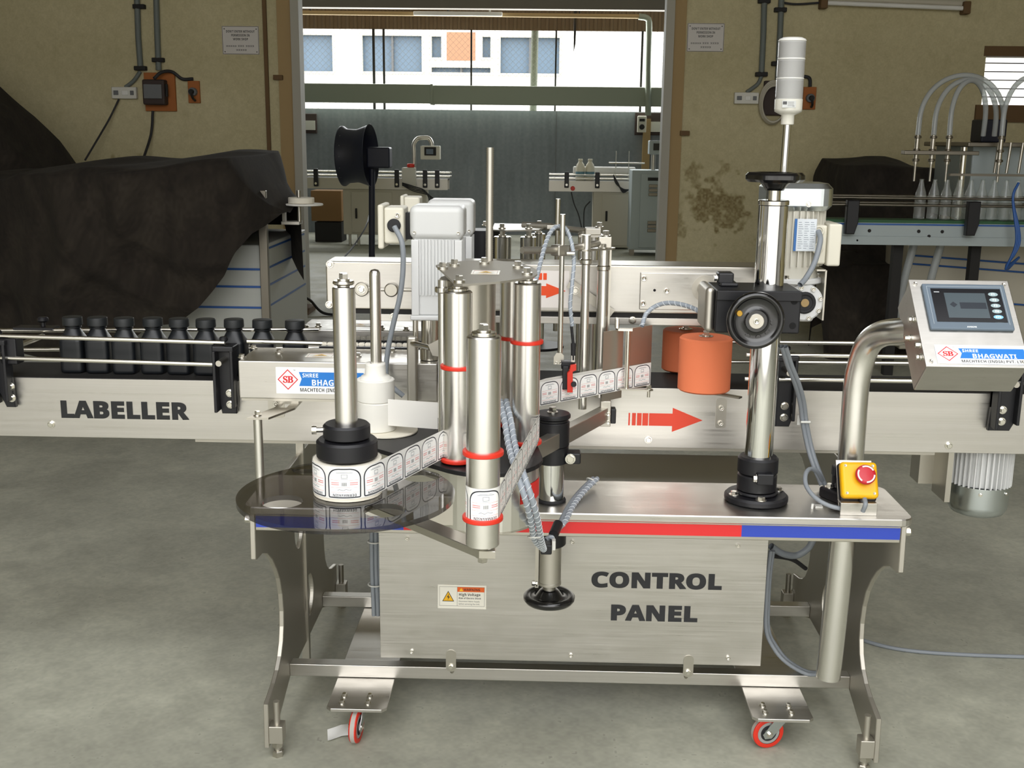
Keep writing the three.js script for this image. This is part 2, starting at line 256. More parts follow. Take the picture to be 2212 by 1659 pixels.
// ---- back bay ----
const BZ = -17.5, GY = 1.874;
structure('wall_back', um(box(-4.8, 3.2, 0, GY, BZ - 0.15, BZ), 2.5), M.greyWall);
structure('wall_back_left', um(box(-4.95, -4.8, 0, 4.2, BZ - 0.15, WZ - 0.25), 2.5), M.greyWall);
structure('wall_back_right', um(box(3.2, 3.35, 0, 4.2, BZ - 0.15, WZ - 0.25), 2.5), M.greyWall);
structure('ceiling_back', box(-4.95, 3.35, 4.2, 4.35, BZ - 0.5, WZ - 0.25), M.bayRoof);
structure('trim_5', box(0.102 - 0.006, 0.102 + 0.006, 0, GY, BZ, BZ + 0.012), M.grey);
{ // corrugated sheet hung over the opening
  const f = structure('wall_back_fascia', box(-4.8, 3.2, 3.045, 4.2, BZ - 0.1, BZ - 0.06), M.fascia);
  const g = []; for (let i = 0; i < 66; i++) { const x = -4.74 + i * 0.12; g.push(cyl([x, 3.045, BZ - 0.06], [x, 4.2, BZ - 0.06], 0.028, 0.028, 8)); }
  const c = part(f, 'corrugation', g, M.fascia); c.userData.kind = 'stuff';
}
// chain link mesh between wall and fascia, one object of fine wires
{
  const y0 = GY, y1 = 3.045, H = y1 - y0, g = [];
  for (let x = -4.8 - H; x < 3.2; x += 0.09) for (const s of [1, -1]) { const a = s > 0 ? x : x + H, b = s > 0 ? x + H : x; g.push(cyl([a, y0, BZ - 0.08], [b, y1, BZ - 0.08], 0.0016, 0.0016, 3, true)); }
  const m = single('chain_link_mesh', g, M.wire, 'chain link wire mesh closing the opening above grey wall', 'wire mesh'); m.userData.kind = 'stuff';
}
{ // galvanised gutter crossing the opening, two lengths
  const y0 = 1.948, y1 = 2.215, t = thing('steel_gutter', 'long dull galvanised steel gutter crossing open mesh bay above grey wall', 'gutter', [-1, y0, -17.15]);
  part(t, 'gutter_length', [box(-4.75, -1.746, y0 + 0.01, y1 + 0.01, -17.3, -17.02, 0.01)], M.duct); part(t, 'gutter_length', [box(-1.746, 3.15, y0, y1, -17.31, -17.03, 0.01)], M.duct); part(t, 'joint_strap', box(-1.746 - 0.02, -1.746 + 0.02, y0 - 0.01, y1 + 0.015, -17.32, -17.01, 0.005), M.duct);
}
for (const [px, wdt] of [[-2.666, 0.035], [-2.513, 0.03], [-1.194, 0.025], [0.077, 0.025], [1.364, 0.03]]) single('mesh_post', box(px - wdt / 2, px + wdt / 2, GY, 3.045, BZ - 0.04, BZ), M.dark, 'thin dark upright post holding the chain link mesh', 'post', 'mesh posts above the grey wall');
single('grey_pole', cyl([-0.277, 0, -18.2], [-0.239, 4, -18.2], 0.055), M.duct, 'round grey pole leaning slightly outside the chain link mesh', 'pole');
single('cloth_strip', elev([[0.312, 4.2], [0.393, 4.2], [0.355, 2.822], [0.331, 2.698]], -17.12, -17.1), M.dark, 'dark torn cloth strip hanging from roof edge before the mesh', 'cloth');
{
  const y = 3.199;
  const t = thing('yellow_pipe', 'yellow horizontal pipe with elbow turning down, below corrugated sheet', 'pipe', [0, y, -17]);
  part(t, 'pipe_run', cyl([-4.7, 3.219, -17], [1.291, 3.201, -17], 0.03), M.ochre);
  part(t, 'pipe_drop', tube([[1.258, 3.201, -17], [1.379, 3.176, -17], [1.41, 3.061, -17], [1.418, 2.468, -17], [1.442, 1.812, -17]], 0.045, 40), M.duct);
  for (const x of [-3.5, -1.5, 0.4]) part(t, 'hanger', box(x - 0.01, x + 0.01, y, 4.2, -17.01, -16.99), M.dark);
  single('tube_light', [box(-1.982, -0.707, 3.172, 3.229, -16.85, -16.8, 0.01), box(-0.9, -0.87, 3.197, 4.2, -16.84, -16.81)], M.white, 'long slim white tube light batten under the yellow pipe', 'lamp');
  single('steel_beam', [box(-4.75, 3.15, 3.24, 4.15, -16.7, -16.5)], M.roof, 'dark roof beam across the back bay above yellow pipe', 'beam');
}
// building across the yard
{
  const Z = -34, t = thing('white_building', 'sunlit white building with blue framed windows across the yard', 'building', [0, 0, Z]);
  const P = (a, b, c, d) => [a, b, d, c];
  const wins = [[-8.439, 4.411, -34, -6.212, 3.231, -34], [-5.508, 4.41, -34, -3.595, 3.243, -34], [-3.48, 4.401, -34, -3.023, 3.653, -34], [-1.997, 4.401, -34, -1.587, 3.666, -34], [-3.485, 3.532, -34, -1.584, 3.236, -34], [-1.472, 4.393, -34, 0.421, 3.229, -34]];
  const holes = wins.map(([x0, y1, , x1, y0]) => [[x0, y0], [x0, y1], [x1, y1], [x1, y0]]);
  part(t, 'wall', elev([[-30, 0], [30, 0], [30, 9], [-30, 9]], Z - 0.4, Z, holes), M.facade);
  for (const [x0, y1, , x1, y0] of wins) {
    const f = part(t, 'window', [box(x0, x1, y0, y0 + 0.07, Z - 0.1, Z + 0.03), box(x0, x1, y1 - 0.09, y1, Z - 0.1, Z + 0.03), box(x0, x0 + 0.09, y0 + 0.07, y1 - 0.09, Z - 0.1, Z + 0.03), box(x1 - 0.09, x1, y0 + 0.07, y1 - 0.09, Z - 0.1, Z + 0.03)], M.creamBox);
    const n = x1 - x0 > 1.4 ? 2 : 1; for (let i = 0; i < n; i++) part(f, 'pane', box(x0 + (x1 - x0) * i / n, x0 + (x1 - x0) * (i + 1) / n, y0, y1, Z - 0.25, Z - 0.2 + 0.004 * i), M.pane);
    if (n > 1) part(f, 'mullion', box((x0 + x1) / 2 - 0.03, (x0 + x1) / 2 + 0.03, y0, y1, Z - 0.2, Z - 0.05), M.grey);
  }
  part(t, 'brick_panel', box(-2.954, -2.117, 3.645, 4.436, Z, Z + 0.03), M.brick);
}
// ================= ON THE REAR WALL =================
const WF = WZ + 0.001;
const signTex = canvasTex(512, 400, (x, w, h) => {
  x.fillStyle = '#cfcac3'; x.fillRect(0, 0, w, h); x.strokeStyle = '#4a4440'; x.lineWidth = 6; x.strokeRect(6, 6, w - 12, h - 12); x.fillStyle = '#1f1c1a'; x.textAlign = 'center'; x.font = 'bold 46px sans-serif';
  x.fillText("DON'T ENTER WITHOUT", 256, 92, 400); x.fillText('PERMISSION IN', 256, 146, 260); x.fillText('WORK SHOP', 256, 200, 210);
  x.font = '40px sans-serif'; x.fillStyle = '#4a4642'; x.strokeStyle = '#4a4642'; x.lineWidth = 5; const scribe = (x0, x1, y) => { for (let a = x0; a < x1; a += 30) { const k = (a * 7) % 5; x.beginPath(); x.moveTo(a, y - 18 + k * 2); x.quadraticCurveTo(a + 16, y - 26, a + 12, y - 6); x.quadraticCurveTo(a + 6, y + 4, a + 2, y - 4); x.stroke(); x.beginPath(); x.moveTo(a + 20, y - 24 + k); x.lineTo(a + 20, y + 2); x.stroke(); } }; scribe(52, 190, 292); scribe(215, 300, 292); scribe(325, 440, 292); scribe(190, 320, 348); for (const [a, b] of [[34, 40], [478, 40], [34, 364], [478, 364]]) { x.beginPath(); x.arc(a, b, 9, 0, 7); x.fill(); }
});
for (const [a, lb] of [[[-2.809, 2.37, -9.78, -2.497, 2.141, -9.78], 'white notice left of doorway forbidding entry without permission'], [[1.095, 2.425, -9.78, 1.401, 2.199, -9.78], 'creased white notice right of doorway forbidding entry without permission']]) {
  const [x0, y1, , x1, y0] = a.flat(); const m = single('wall_notice', box(x0, x1, y0, y1, WF, WF + 0.006), std(0xffffff, 0.5, 0, { map: signTex }), lb, 'notice', 'entry notices beside the doorway');
}
function conduit(pts, lb, clamps) { const t = thing('conduit_pipe', lb, 'pipe', [pts[0][0], pts[0][1], WF]); part(t, 'pipe', tube(pts.map(([x, y]) => [x, y, WF + 0.03]), 0.024, 40, 10, 0.1), M.conduit); for (const [x, y] of clamps) part(t, 'clamp', box(x - 0.05, x + 0.05, y - 0.018, y + 0.018, WF, WF + 0.055, 0.006), M.dark); }
conduit([[-3.509, 2.011], [-3.513, 2.275], [-3.5, 2.792]], 'grey conduit pipe running up wall above white socket plate, left of doorway', [[-3.49, 2.517], [-3.509, 2.019]]);
conduit([[-3.355, 2.005], [-3.351, 2.276], [-3.337, 2.794]], 'grey conduit pipe running up wall from large rust-coloured board', [[-3.354, 2.088]]);
conduit([[1.723, 2.015], [1.721, 2.32], [1.706, 2.83]], 'grey conduit pipe running up wall above socket plate, right of doorway', [[1.712, 2.602], [1.723, 2.019]]);
conduit([[1.863, 1.874], [1.858, 2.321], [1.849, 2.831]], 'grey conduit pipe on wall passing behind the white signal tower', [[1.849, 2.534], [1.852, 2.106]]);
function socketPlate(x0, y1, x1, y0, lb) { const t = thing('socket_plate', lb, 'socket', [(x0 + x1) / 2, y0, WF], 'socket plates on the rear wall'); part(t, 'back_box', box(x0, x1, y0, y1, WF, WF + 0.05, 0.006), M.plateWhite); part(t, 'switch', box(x0 + 0.02, x0 + 0.06, y0 + 0.03, y1 - 0.03, WF + 0.05, WF + 0.06, 0.003), M.grey); part(t, 'outlet', box(x0 + 0.09, x1 - 0.07, y0 + 0.03, y1 - 0.03, WF + 0.05, WF + 0.056, 0.003), M.white); part(t, 'switch', box(x1 - 0.05, x1 - 0.02, y0 + 0.03, y1 - 0.03, WF + 0.05, WF + 0.06, 0.003), M.grey); }
socketPlate(-3.764, 1.864, -3.552, 1.767, 'white socket plate on wall left of the large rust-coloured board');
socketPlate(1.507, 1.871, 1.71, 1.778, 'white socket plate on wall right of the doorway');
{
  const [x0, y1, , x1, y0] = [-3.487, 1.985, -9.78, -3.223, 1.667, -9.78], t = thing('switch_board', 'large rust-coloured board with dark switch box on wall', 'switchboard', [x0, y0, WF]);
  part(t, 'backboard', box(x0, x1, y0, y1, WF, WF + 0.03, 0.004), M.board); part(t, 'switch_box', box(x0 + 0.015, x1 - 0.06, y0 + 0.05, y1 - 0.06, WF + 0.03, WF + 0.13, 0.015), M.boardDark); part(t, 'lid', box(x0 + 0.03, x1 - 0.08, y0 + 0.1, y1 - 0.1, WF + 0.13, WF + 0.145, 0.006), M.grey); part(t, 'handle', cyl([x1 - 0.05, y0 + 0.12, WF + 0.1], [x1 - 0.05, y0 + 0.22, WF + 0.1], 0.012), M.dark);
}
function smallBoard(x0, y1, x1, y0, lb) { const t = thing('plug_board', lb, 'socket', [(x0 + x1) / 2, y0, WF], 'orange plug boards on the rear wall'), cx = (x0 + x1) / 2; part(t, 'backboard', box(x0, x1, y0, y1, WF, WF + 0.03, 0.003), M.board); part(t, 'socket', turned([cx, (y0 + y1) / 2, WF + 0.03], 0.035, 0.05, 0.005, [0, 0, 1]), M.grey); part(t, 'plug', [turned([cx, (y0 + y1) / 2, WF + 0.08], 0.02, 0.04, 0.004, [0, 0, 1]), tube([[cx, (y0 + y1) / 2, WF + 0.11], [cx + 0.01, (y0 + y1) / 2 - 0.05, WF + 0.1], [cx + 0.015, y0 + 0.02, WF + 0.05]], 0.01, 12)], M.dark); }
smallBoard(-3.114, 1.92, -3.016, 1.738, 'small orange plug board joined by black cable to switch board');
smallBoard(2.084, 1.921, 2.189, 1.738, 'small orange plug board on wall right of the signal tower');
single('power_cable', tube([[-3.355, 1.929, WF + 0.16], [-3.301, 1.983, WF + 0.12], [-3.233, 1.991, WF + 0.06], [-3.157, 1.935, WF + 0.03], [-3.066, 1.936, WF + 0.03]], 0.014, 40), M.cableDark, 'thick black cable bridging the large board and small orange board', 'cable');
single('power_cable', tube([[-3.514, 1.992, WF + 0.03], [-3.574, 1.916, WF + 0.03], [-3.649, 1.861, WF + 0.03]], 0.016, 20), M.conduit, 'short flexible conduit bending into left white socket plate', 'cable');
single('power_cable', tube([[1.724, 2.004, WF + 0.03], [1.696, 1.94, WF + 0.03], [1.608, 1.872, WF + 0.03]], 0.016, 20), M.conduit, 'short flexible conduit bending into right white socket plate', 'cable');
single('power_cable', tube([[-3.711, 1.762, WF + 0.03], [-3.796, 1.568, WF + 0.1], [-3.93, 1.255, WF + 0.3]], 0.008, 20), M.cableDark, 'thin black cable hanging from left socket plate behind the tarpaulin', 'cable');
single('power_cable', tube([[-3.414, 1.669, WF + 0.06], [-3.441, 1.475, WF + 0.06], [-3.474, 1.26, WF + 0.2]], 0.011, 20), M.cableDark, 'black cable dropping from large rust-coloured board behind the tarpaulin', 'cable');
single('power_cable', tube([[2.078, 2.007, WF + 0.03], [2.125, 1.989, WF + 0.03], [2.134, 1.922, WF + 0.03]], 0.014, 20), M.cableDark, 'short black cable entering orange plug board beside signal tower', 'cable');
{
  const t = thing('round_cable_coil', 'coil of pale cable hung on dark board behind signal tower', 'cable coil', [1.84, 1.609, WF]);
  part(t, 'backboard', box(1.75, 1.951, 1.685, 1.968, WF, WF + 0.04, 0.01), M.boardDark);
  for (let k = 0; k < 4; k++) part(t, 'cable_loop', new THREE.TorusGeometry(0.15 - k * 0.007, 0.009, 8, 40).scale(0.75, 1.15, 1).translate(1.829, 1.791 - k * 0.004, WF + 0.06 + k * 0.012), M.skin);
}
{
  const t = thing('tube_light', 'unlit fluorescent tube batten high on the wall, right side', 'lamp', [2.776, 2.57, WF]);
  const g = (a, b, r) => cyl(a, b, r);
  part(t, 'batten', g([2.19, 2.602 + 0.03, WF + 0.03], [3.351, 2.564 + 0.03, WF + 0.03], 0.03), M.skin);
  part(t, 'fluorescent_tube', g([2.199, 2.588, WF + 0.07], [3.333, 2.553, WF + 0.07], 0.018), M.white);
  for (const [x, y] of [[2.191, 2.591], [3.352, 2.557]]) part(t, 'tube_holder', box(x - 0.03, x + 0.03, y - 0.05, y + 0.05, WF, WF + 0.1, 0.01), M.brown);
}
single('power_cable', tube([[1.857, 2.592, WF + 0.03], [1.979, 2.579, WF + 0.03], [2.198, 2.595, WF + 0.03]], 0.009, 20), M.cableDark, 'black cable linking conduit to the unlit fluorescent batten', 'cable');

// ================= BACK BAY MACHINES =================
function slatRail(t, x0, x1, y, z, r, name = 'guide_rail', m = M.bright) { part(t, name, cyl([x0, y, z], [x1, y, z], r, r, 8), m); }
{ // left conveyor with control box on an arm
  const Z0 = -15.4, t = thing('bench_conveyor', 'stainless conveyor with black brackets against grey back wall, beside fan', 'conveyor', [-2.375, 0, Z0]);
  const x0 = -3.692, x1 = -1.376, y0 = 0.771, y1 = 0.919;
  part(t, 'side_panel', box(x0, x1, y0, y1, Z0 - 0.02, Z0), M.steelDull); part(t, 'side_panel', box(x0, x1, y0, y1, Z0 - 0.3, Z0 - 0.28), M.steelDull); part(t, 'belt', box(x0, x1, y1 - 0.02, y1, Z0 - 0.28, Z0 - 0.02), M.dark);
  for (const [dy, z] of [[0.03, Z0], [0.08, Z0], [0.03, Z0 - 0.3], [0.08, Z0 - 0.3]]) slatRail(t, x0, x1 + 0.03, y1 + dy, z, 0.01);
  for (const x of [-3.159, -2.061, -1.678, -1.514]) { const b = part(t, 'rail_bracket', box(x - 0.03, x + 0.03, y0 + 0.03, y1 + 0.12, Z0 + 0.01, Z0 + 0.06, 0.01), M.black); part(b, 'bolt', bolt([x, y0 + 0.07, Z0 + 0.06], 0.012, 0.015, [0, 0, 1]), M.bright); }
  const cx0 = -2.808, cx1 = -1.674, cy0 = 0.153, cab = part(t, 'cabinet', box(cx0, cx1, cy0, y0, Z0 - 0.35, Z0 - 0.02, 0.01), M.skin);
  part(cab, 'door', box(-2.688, -2.434 + 0.3, cy0 + 0.03, y0 - 0.04, Z0 - 0.02, Z0, 0.004), M.skin); part(cab, 'handle', box(-2.624 - 0.012, -2.624 + 0.012, 0.374, 0.512, Z0, Z0 + 0.03, 0.005), M.dark);
  for (const x of [cx0 + 0.08, cx0 + 0.2, cx1 - 0.08]) part(t, 'leg', cyl([x, 0, Z0 - 0.06], [x, cy0, Z0 - 0.06], 0.02), M.steelDull);
  part(t, 'sensor_head', [box(-1.985, -1.798, 0.805, 1.069, Z0 + 0.02, Z0 + 0.12, 0.02)], M.cream); part(t, 'red_cap', turned([-1.866, 1.069, Z0 + 0.07], 0.05, 0.05, 0.008), M.red);
  for (let k = 0; k < 4; k++) part(t, 'air_hose', tube([[-1.974, 0.866 - k * 0.01, Z0 + 0.15], [-1.818, 0.824 - k * 0.02, Z0 + 0.2], [-1.662 + k * 0.02, 0.765 - k * 0.02, Z0 + 0.2], [-1.587 + k * 0.03, 0.593, Z0 + 0.15]], 0.008, 24, 6), M.cableDark);
  const h = thing('control_box', 'small cream control box hanging from bent steel tube by grey wall', 'control box', [-1.84, 0.89, -15.5]);
  part(h, 'arm_tube', tube([[-1.84, y1, -15.5], [-1.843, 1.262, -15.5], [-1.842, 1.372, -15.5], [-1.792, 1.446, -15.5], [-1.71, 1.459, -15.5], [-1.641, 1.454, -15.5], [-1.603, 1.399, -15.5], [-1.597, 1.338, -15.5]], 0.03, 50), M.steel);
  const [a, b, , c, d] = [-1.737, 1.355, -15.4, -1.476, 1.175, -15.4]; part(h, 'box_body', box(a, c, d, b, -15.5, -15.34, 0.01), M.creamBox); const bz = part(h, 'bezel', box(-1.682, -1.525, 1.229, 1.339, -15.34, -15.325, 0.004), M.dark); part(bz, 'screen', box(-1.657, -1.563, 1.247, 1.314, -15.325, -15.32), M.hmi);
}
{
  const Z0 = -15.9; single('carton_stack', [box(-3.347, -2.915, 0.293, 0.719, Z0 - 0.4, Z0, 0.01)], M.carton, 'brown cardboard carton under the left bench conveyor', 'carton'); single('carton_stack', [box(-3.302, -2.92, 0, 0.28, Z0 - 0.4, Z0, 0.01)], M.dark, 'dark crate beneath the brown carton under bench conveyor', 'crate');
}
{ // drum fan on a pole
  const Z0 = -12.6, fx0 = -2.3, fx1 = -1.982, cy = 1.256, r = 0.3268, t = thing('drum_fan', 'large dark drum fan on single pole in front of grey wall', 'fan', [-1.992, 0, Z0]);
  part(t, 'drum', lathe([[r * 0.92, 0], [r, 0.0], [r, 0.015], [r * 0.9, 0.06], [r * 0.88, (fx1 - fx0) * 0.5], [r * 0.92, (fx1 - fx0) - 0.06], [r * 1.05, fx1 - fx0], [r * 1.03, fx1 - fx0], [r * 0.86, (fx1 - fx0) * 0.5], [r * 0.88, 0.02], [r * 0.92, 0]], [fx0, cy, Z0], [1, 0.03, 0.12], 40), M.navy);
  for (let k = 1; k < 6; k++) part(t, 'grille_ring', new THREE.TorusGeometry(r * k / 6, 0.006, 6, 40).rotateY(Math.PI / 2).translate(fx0 + 0.01 - 0.03 * (1 - k * k / 36), cy, Z0), M.grey);
  for (let k = 0; k < 16; k++) { const a = k / 16 * 2 * Math.PI; part(t, 'grille_spoke', cyl([fx0 - 0.025, cy, Z0], [fx0 + 0.01, cy + r * 0.97 * Math.sin(a), Z0 + r * 0.97 * Math.cos(a)], 0.004, 0.004, 5), M.grey); }
  for (let k = 0; k < 5; k++) { const a = k / 5 * 2 * Math.PI, g = new THREE.BoxGeometry(0.02, r * 0.75, 0.16); g.rotateY(0.6).translate(0, r * 0.45, 0).rotateX(a).translate(fx0 + 0.12, cy, Z0); part(t, 'blade', g, M.dark); }
  part(t, 'motor_box', box(-2.023, -1.766, 1.134, 1.359, Z0 - 0.1, Z0 + 0.12, 0.02), M.navy);
  part(t, 'pole', cyl([-1.992, 0.02, Z0 + 0.05], [-1.974, 1.123, Z0 + 0.05], 0.035), M.navy); part(t, 'foot_plate', box(-1.992 - 0.25, -1.992 + 0.25, 0, 0.03, Z0 - 0.2, Z0 + 0.3, 0.01), M.navy);
}
{ // right conveyor with white bottles
  const Z0 = -15.4, t = thing('bench_conveyor', 'stainless conveyor carrying two white bottles against grey back wall', 'conveyor', [0.729, 0, Z0]);
  const x0 = -0.003, x1 = 1.12, y0 = 0.773, y1 = 0.915;
  part(t, 'side_panel', box(x0, x1, y0, y1, Z0 - 0.02, Z0), M.steelDull); part(t, 'side_panel', box(x0, x1, y0, y1, Z0 - 0.3, Z0 - 0.28), M.steelDull); part(t, 'belt', box(x0, x1, y1 - 0.02, y1, Z0 - 0.28, Z0 - 0.02), M.dark);
  for (const [dy, z] of [[0.03, Z0 + 0.02], [0.08, Z0 + 0.02], [0.03, Z0 - 0.3], [0.08, Z0 - 0.3]]) slatRail(t, x0, x1, y1 + dy, z, 0.01);
  for (const x of [0.233, 0.645]) { const b = part(t, 'rail_bracket', box(x - 0.03, x + 0.03, y0 + 0.05, y1 + 0.12, Z0 + 0.01, Z0 + 0.06, 0.01), M.black); part(b, 'bolt', bolt([x, y0 + 0.09, Z0 + 0.06], 0.012, 0.015, [0, 0, 1]), M.bright); }
  part(t, 'stop_button', turned([0.317, 0.815, Z0], 0.03, 0.03, 0.006, [0, 0, 1]), M.red); part(t, 'nameplate', box(0.26, 0.36, y0 + 0.02, y0 + 0.1, Z0, Z0 + 0.006), M.steelDull);
  const cab = part(t, 'cabinet', box(0.6, 1.108, 0.02, y0, Z0 - 0.35, Z0 - 0.02, 0.01), M.skin); part(cab, 'handle', box(0.783 - 0.014, 0.783 + 0.014, 0.38, 0.517, Z0 - 0.02, Z0 + 0.01, 0.005), M.dark); part(cab, 'door', box(0.719, 1.102, 0.05, y0 - 0.03, Z0 - 0.02, Z0 - 0.01, 0.003), M.skin);
  part(t, 'white_roll', turned([0.328, 1.038, -15.8], 0.06, 1.183 - 0.328, 0.01, [1, 0, 0]), M.white);
  for (const [x, h] of [[0.896, 0.25], [1.07, 0.25]]) part(t, 'thin_rod', cyl([x, y1, Z0 - 0.1], [x, y1 + h + 0.15, Z0 - 0.1], 0.006), M.bright);
  slatRail(t, 0.8, 1.284, 1.155, Z0 - 0.1, 0.012, 'upper_rail');
  for (let k = 0; k < 4; k++) part(t, 'air_hose', tube([[0.855, 1.003, Z0 + 0.08], [0.889 + k * 0.01, 0.894, Z0 + 0.15], [0.984, 0.822 - k * 0.015, Z0 + 0.15], [1.065, 0.81, Z0 + 0.1]], 0.008, 20, 6), M.cableDark);
  for (const px of [0.417, 0.548]) {
    const b = thing('white_bottle', 'white plastic bottle with blue band on back bay conveyor', 'bottle', [px, y1, -15.5], 'white bottles on the back bay conveyor');
    const H = 0.29; part(b, 'body', lathe([[0.0001, 0], [0.058, 0], [0.062, 0.01], [0.062, H * 0.6], [0.05, H * 0.75], [0.028, H * 0.85], [0.028, H * 0.9]], [px, y1, -15.5]), M.hdpe); part(b, 'cap', turned([px, y1 + H * 0.9, -15.5], 0.03, H * 0.1, 0.004), M.hdpe); part(b, 'label_band', lathe([[0.0628, H * 0.2], [0.0628, H * 0.42]], [px, y1, -15.5]), std(0x6d93a0, 0.6));
  }
  const e = thing('electric_cabinet', 'tall grey electrical cabinet behind right door lining', 'cabinet', [1.255, 0, -14.6]);
  part(e, 'body', box(1.05, 1.565, 0.075, 1.088, -15.1, -14.6, 0.01), M.paleBlue); part(e, 'door', box(1.163, 1.565, 0.105, 1.042, -14.6, -14.58, 0.004), M.paleBlue);
  for (const py of [0.979]) part(e, 'dark_strip', box(1.25, 1.385, py - 0.02, py + 0.02, -14.58, -14.57), M.dark);
  for (const py of [0.892, 0.839, 0.786, 0.428, 0.38, 0.327]) part(e, 'louvre', box(1.265, 1.377, py - 0.02, py + 0.02, -14.58, -14.56, 0.006), M.steelDark);
  for (const x of [1.079, 1.506]) part(e, 'leg', box(x - 0.03, x + 0.03, 0, 0.075, -14.7, -14.62), M.steelDark);
  const h = thing('control_box', 'grey control box above the tall electrical cabinet', 'control box', [1.324, 1.09, -14.7]); part(h, 'box_body', box(1.265, 1.476, 1.286, 1.459, -14.9, -14.7, 0.01), M.paleBlue); part(h, 'screen', box(1.317, 1.446, 1.338, 1.424, -14.7, -14.69), M.screen); part(h, 'stem', cyl([1.334, 1.09, -14.8], [1.334, 1.292, -14.8], 0.03), M.steel);
  single('ochre_post', box(1.413, 1.524, 0, GY - 0.1, BZ, BZ + 0.1), M.ochre, 'ochre painted post on grey wall below the electrical board', 'post');
}
for (const [x0, y1, x1, y0, lb, k] of [[1.288, 1.863, 1.812, 1.532, 'dark electrical board with cream switch box on grey wall', 1], [-4.101, 1.797, -3.546, 1.504, 'dark electrical board with pale plate beside left door lining', 0]]) {
  const t = thing('electrical_board', lb, 'switchboard', [(x0 + x1) / 2, y0, BZ], 'electrical boards in the back bay'); part(t, 'backboard', box(x0, x1, y0, y1, BZ, BZ + 0.05, 0.006), M.boardDark);
  if (k) { const a = 1.323, b = 1.454; const s = part(t, 'switch_box', box(a, b, y0 + 0.04, y1 - 0.05, BZ + 0.05, BZ + 0.12, 0.008), M.creamBox); part(s, 'socket', turned([(a + b) / 2, y0 + 0.12, BZ + 0.12], 0.04, 0.02, 0.004, [0, 0, 1]), M.dark); part(s, 'switch', box((a + b) / 2 - 0.04, (a + b) / 2 + 0.04, y1 - 0.13, y1 - 0.09, BZ + 0.12, BZ + 0.135), M.dark); part(t, 'plate', box(b + 0.02, x1 - 0.02, y0 + 0.05, y0 + 0.2, BZ + 0.05, BZ + 0.07), M.plateWhite); } else part(t, 'plate', box(x0 + 0.05, x1 - 0.02, y0 + 0.05, y0 + 0.19, BZ + 0.05, BZ + 0.07), M.plateWhite);
}
for (const [pts, lb] of [[[[-2.068, 0.639, -13], [-2.03, 0.501, -12.4], [-2.095, 0.334, -12], [-2.152, 0.227, -11.6]], 'thin black cable trailing from fan pole to the floor'], [[[0.296, 0.77, -15.3], [0.337, 0.617, -15.3], [0.403, 0.463, -15.3], [0.458, 0.247, -15.3]], 'thin black cable hanging below the white bottle conveyor'], [[[0.554, 0.65, -15.3], [0.482, 0.557, -15.3], [0.474, 0.371, -15.3], [0.487, 0.122, -15.3]], 'thin cable with pale plug drooping beside the right cabinet']]) single('power_cable', tube(pts.map(p => p[0].length ? p[0] : p), 0.009, 24, 6), M.cableDark, lb, 'cable');

// ================= LEFT COVERED MACHINE =================
function smoothCols(cols, n) { const out = []; for (let i = 0; i <= n; i++) { const f = i / n * (cols.length - 1), k = Math.min(cols.length - 2, f | 0), t = f - k; out.push(cols[k].map((v, j) => v * (1 - t) + cols[k + 1][j] * t)); } return out; }
// cloth thrown over a block: columns of [x, yTop, zBack, zFront, yHem]
function tarp(cols, n, amp, sd, swags = []) {
  const C = smoothCols(cols, n), rows = 44, pos = [], uv = [], idx = [], h = (x, k) => Math.sin(x * 7.3 + sd + k) * 0.5 + Math.sin(x * 13.1 + sd * 2.1 + k * 1.7) * 0.3 + Math.sin(x * 23.7 + sd * 0.7 - k) * 0.2;
  C.forEach(([x, yt, zb, zf, yh], i) => {
    for (let j = 0; j <= rows; j++) {
      let y, z, X = x; const v = j / rows;
      if (v < 0.15) { const t = v / 0.15; y = yt - 0.5 * (1 - t); z = zb - 0.05 * (1 - t); }
      else if (v < 0.35) { const t = (v - 0.15) / 0.2; z = zb + (zf - zb) * t; y = yt - 0.05 * t * t + 0.012 * Math.sin(x * 9 + t * 5 + sd) - 0.02 * Math.sin(t * Math.PI); }
      else { const t = (v - 0.35) / 0.65; y = yt - 0.05 - (yt - 0.05 - yh) * t; const a = amp * (0.25 + Math.min(1, t * 1.6)); z = zf + 0.06 * Math.min(1, t * 3) + a * h(x + 0.25 * t * Math.sin(x * 2 + sd), t * 1.3) + t * 0.05; for (const [sx, sy, sr, sa] of swags) { const d = Math.hypot((x - sx) * 0.9, y - sy); z += sa * Math.exp(-Math.pow((d - sr) / 0.06, 2)); } }
      pos.push(X, y, z); uv.push(x / 1.4, (y + z) / 1.4);
      if (i && j) { const a = (i - 1) * (rows + 1) + j - 1, b = i * (rows + 1) + j - 1; idx.push(a, b + 1, b, a, a + 1, b + 1); }
    }
  });
  const g = new THREE.BufferGeometry(); g.setAttribute('position', new THREE.Float32BufferAttribute(pos, 3)); g.setAttribute('uv', new THREE.Float32BufferAttribute(uv, 2)); g.setIndex(idx); g.computeVertexNormals(); return g;
}
